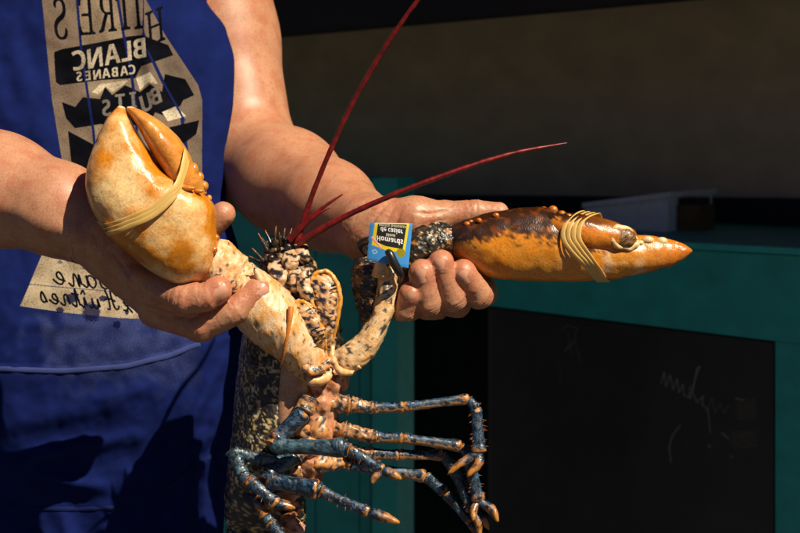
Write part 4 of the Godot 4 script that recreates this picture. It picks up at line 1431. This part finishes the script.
	for q in [[212, 212, 70], [216, 238, 70], [214, 250, 82]]:
		put("hinge_knob", finish(ball(q[0], q[1], q[2], 3.5, 4, 4, "bead", 8)), M.claw, cr)
	# --- arm of the slim claw
	var dm := put("claw_arm", finish(pairs([[326, 354, 336, 378, 14, 8], [340, 347, 353, 374, 18, 14], [356, 336, 374, 356, 20, 15], [370, 316, 388, 328, 20, 15], [376, 295, 396, 302, 18, 15], [378, 276, 398, 280, 15, 14], [382, 264, 395, 264, 10, 9], [386, 259, 391, 259, 8, 3]], "arm_bar", 90, 60, 2.4)), M.horn, t)
	put("dark_plate", finish(pairs([[364, 254, 384, 254, 0, 8], [354, 262, 390, 262, 2, 17], [352, 276, 388, 278, 3, 19], [354, 294, 382, 297, 4, 17], [360, 314, 377, 318, 6, 13], [365, 330, 371, 332, 8, 5]], "carpus", 90, 70, 2.4)), M.horn, dm)
	put("spine", finish(cone(380, 276, 30, 381, 250, 38, 9, "cream_spine")), M.horn, dm)
	put("spine", finish(cone(393, 278, 22, 399, 268, 26, 4, "cream_spine")), M.horn, dm)
	put("joint_fold", finish(tube([[332, 346, 30, 2.5], [333, 358, 34, 3.5], [338, 369, 34, 3.8], [350, 373, 28, 3], [360, 366, 30, 2]], "merus", 24, 14)), M.horn, dm)
	put("wrist_joint", finish(pairs([[376, 252, 384, 282, 2, 14], [396, 240, 402, 276, 4, 19], [418, 228, 424, 266, 5, 20], [438, 224, 444, 258, 6, 19], [452, 226, 456, 252, 6, 14], [458, 232, 460, 246, 6, 6]], "carpus", 100, 90)), M.horn, dm)
	# --- slim claw
	var cu := put("slim_claw", finish(pairs([[444, 230, 448, 250, 6, 9], [456, 223, 461, 262, 6, 19], [476, 216, 480, 274, 5, 26], [506, 210, 507, 280, 4, 30], [536, 207, 540, 282, 4, 31], [560, 211, 570, 282, 4, 29], [580, 222, 594, 281, 4, 26], [602, 232, 616, 279, 4, 23], [626, 235, 636, 275, 4, 20], [648, 235, 655, 271, 4, 16], [670, 239, 673, 265, 4, 11], [684, 244, 685, 258, 4, 7], [692, 250, 692, 252, 4, 2]], "cutter", 150, 90)), M.claw, t)
	put("movable_finger", finish(pairs([[536, 212, 546, 238, 12, 10], [556, 211, 562, 248, 14, 19], [580, 214, 584, 253, 15, 21], [604, 219, 607, 253, 15, 20], [622, 224, 624, 251, 14, 17], [633, 229, 634, 248, 12, 13], [637, 234, 637, 244, 11, 6]], "cutter_finger", 80, 60)), M.claw, cu)
	put("cut_tip", finish(ball(623, 238, 27, 13.5, 9.5, 6, "cut", 14)), M.horn, cu)
	var rimj := []
	for i in 26:
		var an := TAU * i / 25.0
		rimj.append([623 + cos(an) * 13.0 + sin(an) * 1.5 + 0.8 * sin(an * 5.0), 238 + sin(an) * 10.0 + cos(an) * 2.5 + 0.6 * sin(an * 7.0), 26.5 - cos(an) * 4.5, 3.0 + 0.7 * sin(an * 3.0)])
	put("cut_rim", finish(tube(rimj, "cut_rim", 60, 10)), M.horn, cu)
	for q in [[648, 240, 15.5, 6, 4, 4], [662, 241.5, 11.5, 6, 4.5, 4], [674, 245.5, 7, 6, 4, 4], [640, 243, 17, 4, 3, 4], [597, 257, 25, 6, 3, 3], [608, 256, 24, 5, 3, 3]]:
		put("tooth", finish(ball(q[0], q[1], q[2], q[3], q[4], q[5], "cut_rim", 8)), M.claw, cu)
	for q in [[467, 224, 20, 2.8], [479, 220.5, 22, 2.6], [496, 215.5, 20, 3.0], [471, 222, 16, 2.4], [553, 210, 11, 4.5], [544, 210.5, 6, 4], [562, 214, 20, 3.5], [569, 216.5, 23, 3.0]]:
		put("knob", finish(ball(q[0], q[1], q[2], q[3] * 1.1, q[3], q[3], "bead", 10)), M.claw, cu)
	# --- walking legs on the far side
	leg(t, [[318, 402, 20, 12], [350, 405, 18, 12], [373, 408, 16, 8], [403, 407, 14, 7], [468, 399, 10, 6.5], [476, 408, 10, 8], [479, 452, 14, 9]], ["coxa", "coxa", "leg_pale", "leg_pale", "leg", "leg"], [[467, 477, 22, 5.2, 5.0], [448, 474, 20, 4.6, -2.0]])
	leg(t, [[318, 424, 14, 11], [346, 430, 12, 11], [374, 437, 10, 8], [402, 438, 8, 7], [460, 446, 4, 7.5], [467, 452, 0, 8], [478, 500, -2, 9]], ["coxa", "coxa", "leg_pale", "leg_pale", "leg", "leg"], [[473, 521, 8, 4.6, -2.0], [498, 522, 6, 5.0, 5.0]])
	leg(t, [[318, 440, 8, 10], [345, 448, 4, 10], [372, 454, 2, 8], [398, 455, 0, 7], [442, 455, -6, 7], [452, 466, -8, 7], [472, 510, -8, 8]], ["coxa", "coxa", "leg_pale", "leg_pale", "leg", "leg"], [[480, 536, -4, 5, 2.0], [489, 530, -6, 4, 3.0]])
	leg(t, [[318, 456, 0, 9], [350, 464, -6, 8], [378, 470, -8, 8], [425, 476, -10, 8], [444, 492, -12, 7], [470, 522, -14, 5.5], [484, 545, -14, 4]], ["coxa", "leg", "leg_pale", "leg", "leg", "leg_end"], [])
	# --- walking legs on the near side
	leg(t, [[310, 398, 34, 13], [304, 412, 40, 12], [276, 440, 44, 11], [272, 446, 48, 10], [344, 448, 58, 12], [350, 450, 60, 8], [382, 470, 66, 7]], ["coxa", "leg", "leg_end", "teal_leg", "leg", "leg"], [[402, 479, 70, 5.5, 1.0], [372, 484, 70, 4, -2.0]])
	leg(t, [[308, 448, 26, 10], [296, 456, 30, 10], [270, 474, 34, 11], [268, 480, 36, 12], [318, 490, 50, 12], [322, 492, 52, 8], [368, 512, 62, 7]], ["coxa", "teal_leg", "leg", "leg", "leg", "leg"], [[400, 523, 66, 6, 0.5]])
	leg(t, [[290, 462, 28, 8], [262, 459, 30, 9], [234, 453, 32, 9], [232, 450, 32, 10], [242, 474, 36, 9], [248, 480, 38, 10], [276, 504, 40, 8]], ["teal_leg", "teal_leg", "teal_leg", "teal_leg", "leg", "leg"], [[296, 508, 40, 5, 0.0]])
	leg(t, [[256, 500, 30, 5], [266, 516, 34, 9], [270, 522, 36, 8], [286, 545, 38, 8], [296, 570, 36, 6]], ["leg_end", "teal_leg", "leg", "leg"], [[300, 590, 36, 5, 0.0]])

# ---------------------------------------------------------------- bands and tag
func build_small() -> void:
	var b1 := thing("rubber_band", D(585, 280, 0), "cream rubber band wound several turns round the slim outstretched claw", "rubber band")
	var s := Soup.new()
	for i in 4:
		var o := i * 5.2 - 4.0
		s.join(loop_tube([[585 + o, 211.5 + i * 0.8, 8], [571 + o, 221, 31], [567 + o, 237, 38], [575 + o, 252, 37.5], [590 + o * 0.7, 268, 29], [602 + o * 0.45, 281.5, 4], [606 + o * 0.5, 270, -24], [594 + o, 240, -31], [588 + o, 218, -16]], 2.7, 0.8, 90))
	put("strand", finish(s), M.band, b1)
	var b2 := thing("rubber_band_wide", D(140, 235, 60), "straw coloured rubber band stretched round the broad upright claw", "rubber band")
	b2.name = "rubber_band_001"
	s = Soup.new()
	for i in 3:
		var o := i * 4.2
		s.join(loop_tube([[185 + o * 0.3, 150 + o, 88], [183 + o * 0.1, 166 + o, 102], [175, 187 + o, 117], [155, 206 + o, 121.5], [132, 217 + o, 121], [110, 225 + o, 111], [97.5 + o * 0.9, 222 + o, 78], [104, 216 + o, 42], [140, 194 + o, 28], [178, 164 + o, 48]], 2.5, 0.6, 110))
	put("strand", finish(s), M.band, b2)
	# tag
	var tb := thing("origin_tag", D(390, 245, 46), "small blue and yellow paper tag strapped to the lobster's dark claw joint", "tag")
	var ink := Ink.new()
	ink.im = Image.create(440, 460, false, Image.FORMAT_RGB8)
	ink.lay = func(p: Vector2) -> Vector2:
		return Vector2((p.x - 368.5) / 42.0 * 44.0, (p.y - 223) / 41.0 * 46.0)
	ink.pen = 1.0
	ink.ox = 0; ink.oy = 0; ink.sc = 10.0
	ink.im.fill(Color(0.24, 0.56, 0.84))
	ink.poly([[373.5, 222], [407.5, 222], [405.5, 250], [388, 251], [372, 247]], Color(0.90, 0.80, 0.12))
	ink.poly([[376.5, 224], [405, 224], [403, 247.5], [386, 246.5], [375.5, 243]], Color(0.13, 0.13, 0.13))
	ink.poly([[376, 222], [406, 222], [406, 223.5], [376, 223.5]], Color(0.85, 0.85, 0.8))
	var sans := SystemFont.new(); sans.font_names = PackedStringArray(["Droid Sans"]); sans.font_weight = 700
	# upside down and mirrored, as it hangs in the photograph
	ink.text("Homards", sans, Vector2(389.5, 240), Vector2(6.2, 0.5), Vector2(0.4, 7.2), Color(0.93, 0.93, 0.9))
	ink.text("bleus", sans, Vector2(390, 235.2), Vector2(3.6, 0.3), Vector2(0.2, 4.0), Color(0.8, 0.8, 0.75))
	ink.text("de casier", sans, Vector2(390.5, 230.4), Vector2(5.2, 0.4), Vector2(0.4, 6.4), Color(0.93, 0.93, 0.9))
	ink.text("petits bateaux", sans, Vector2(391, 226), Vector2(3.9, 0.2), Vector2(0.2, 4.0), Color(0.7, 0.7, 0.66))
	ink.stroke([[371.5, 239], [381, 249]], 2.2, Color(0.95, 0.55, 0.45))
	ink.stroke([[372, 238], [381.5, 248]], 0.8, Color(0.95, 0.93, 0.9))
	ink.poly([[397, 249.5], [400, 247], [404, 247.5], [406, 250], [405, 254], [401, 256], [397.5, 253.5]], Color(0.55, 0.52, 0.05))
	ink.stroke([[373, 253], [376, 251.5], [378, 254], [375, 256], [373, 253]], 1.2, Color(0.6, 0.78, 0.92))
	var tm := mat(Color.WHITE, 0.45)
	tm.albedo_texture = ImageTexture.create_from_image(ink.im)
	var tg := Soup.new()
	for side in 2:
		for j in 13:
			for i in 13:
				var u := i / 12.0; var w := j / 12.0
				var x := lerpf(lerpf(370, 367, w), lerpf(412.5, 408.5, w), u)
				var y := lerpf(lerpf(222.5, 223.5, u), lerpf(260, 268, u), w)
				var bow := sin(u * PI) * 3.5 + (1.0 - w) * 2.0
				tg.v.append(D(x, y, 44 + bow - side * 0.9 - w * 2.0))
				tg.c.append(Color.WHITE)
				tg.uv.append(Vector2(u, w))
	for j in 12:
		for i in 12:
			var q := j * 13 + i
			tg.ix.append_array([q, q + 1, q + 13, q + 1, q + 14, q + 13])
			q += 169
			tg.ix.append_array([q, q + 13, q + 1, q + 1, q + 13, q + 14])
	var rim := []
	for i in 13: rim.append(i)
	for j in range(1, 13): rim.append(j * 13 + 12)
	for i in range(11, -1, -1): rim.append(12 * 13 + i)
	for j in range(11, 0, -1): rim.append(j * 13)
	for i in rim.size():
		var a: int = rim[i]; var b: int = rim[(i + 1) % rim.size()]
		tg.ix.append_array([a, a + 169, b, b, a + 169, b + 169])
	put("card", finish(tg), tm, tb)
	put("strap", finish(tube([[386, 254, 52, 2.0], [389, 253, 53, 4.2], [393, 261, 54, 4.6], [398, 270, 52, 4.4], [401, 276, 44, 3.6], [399, 282, 30, 2.5]], "eye", 30, 12)), M.strap, tb)
	put("strap", finish(tube([[371, 240, 42, 4], [364, 242, 34, 4.6], [362, 246, 20, 4.6], [368, 254, 4, 4]], "eye", 24, 12)), M.strap, tb)
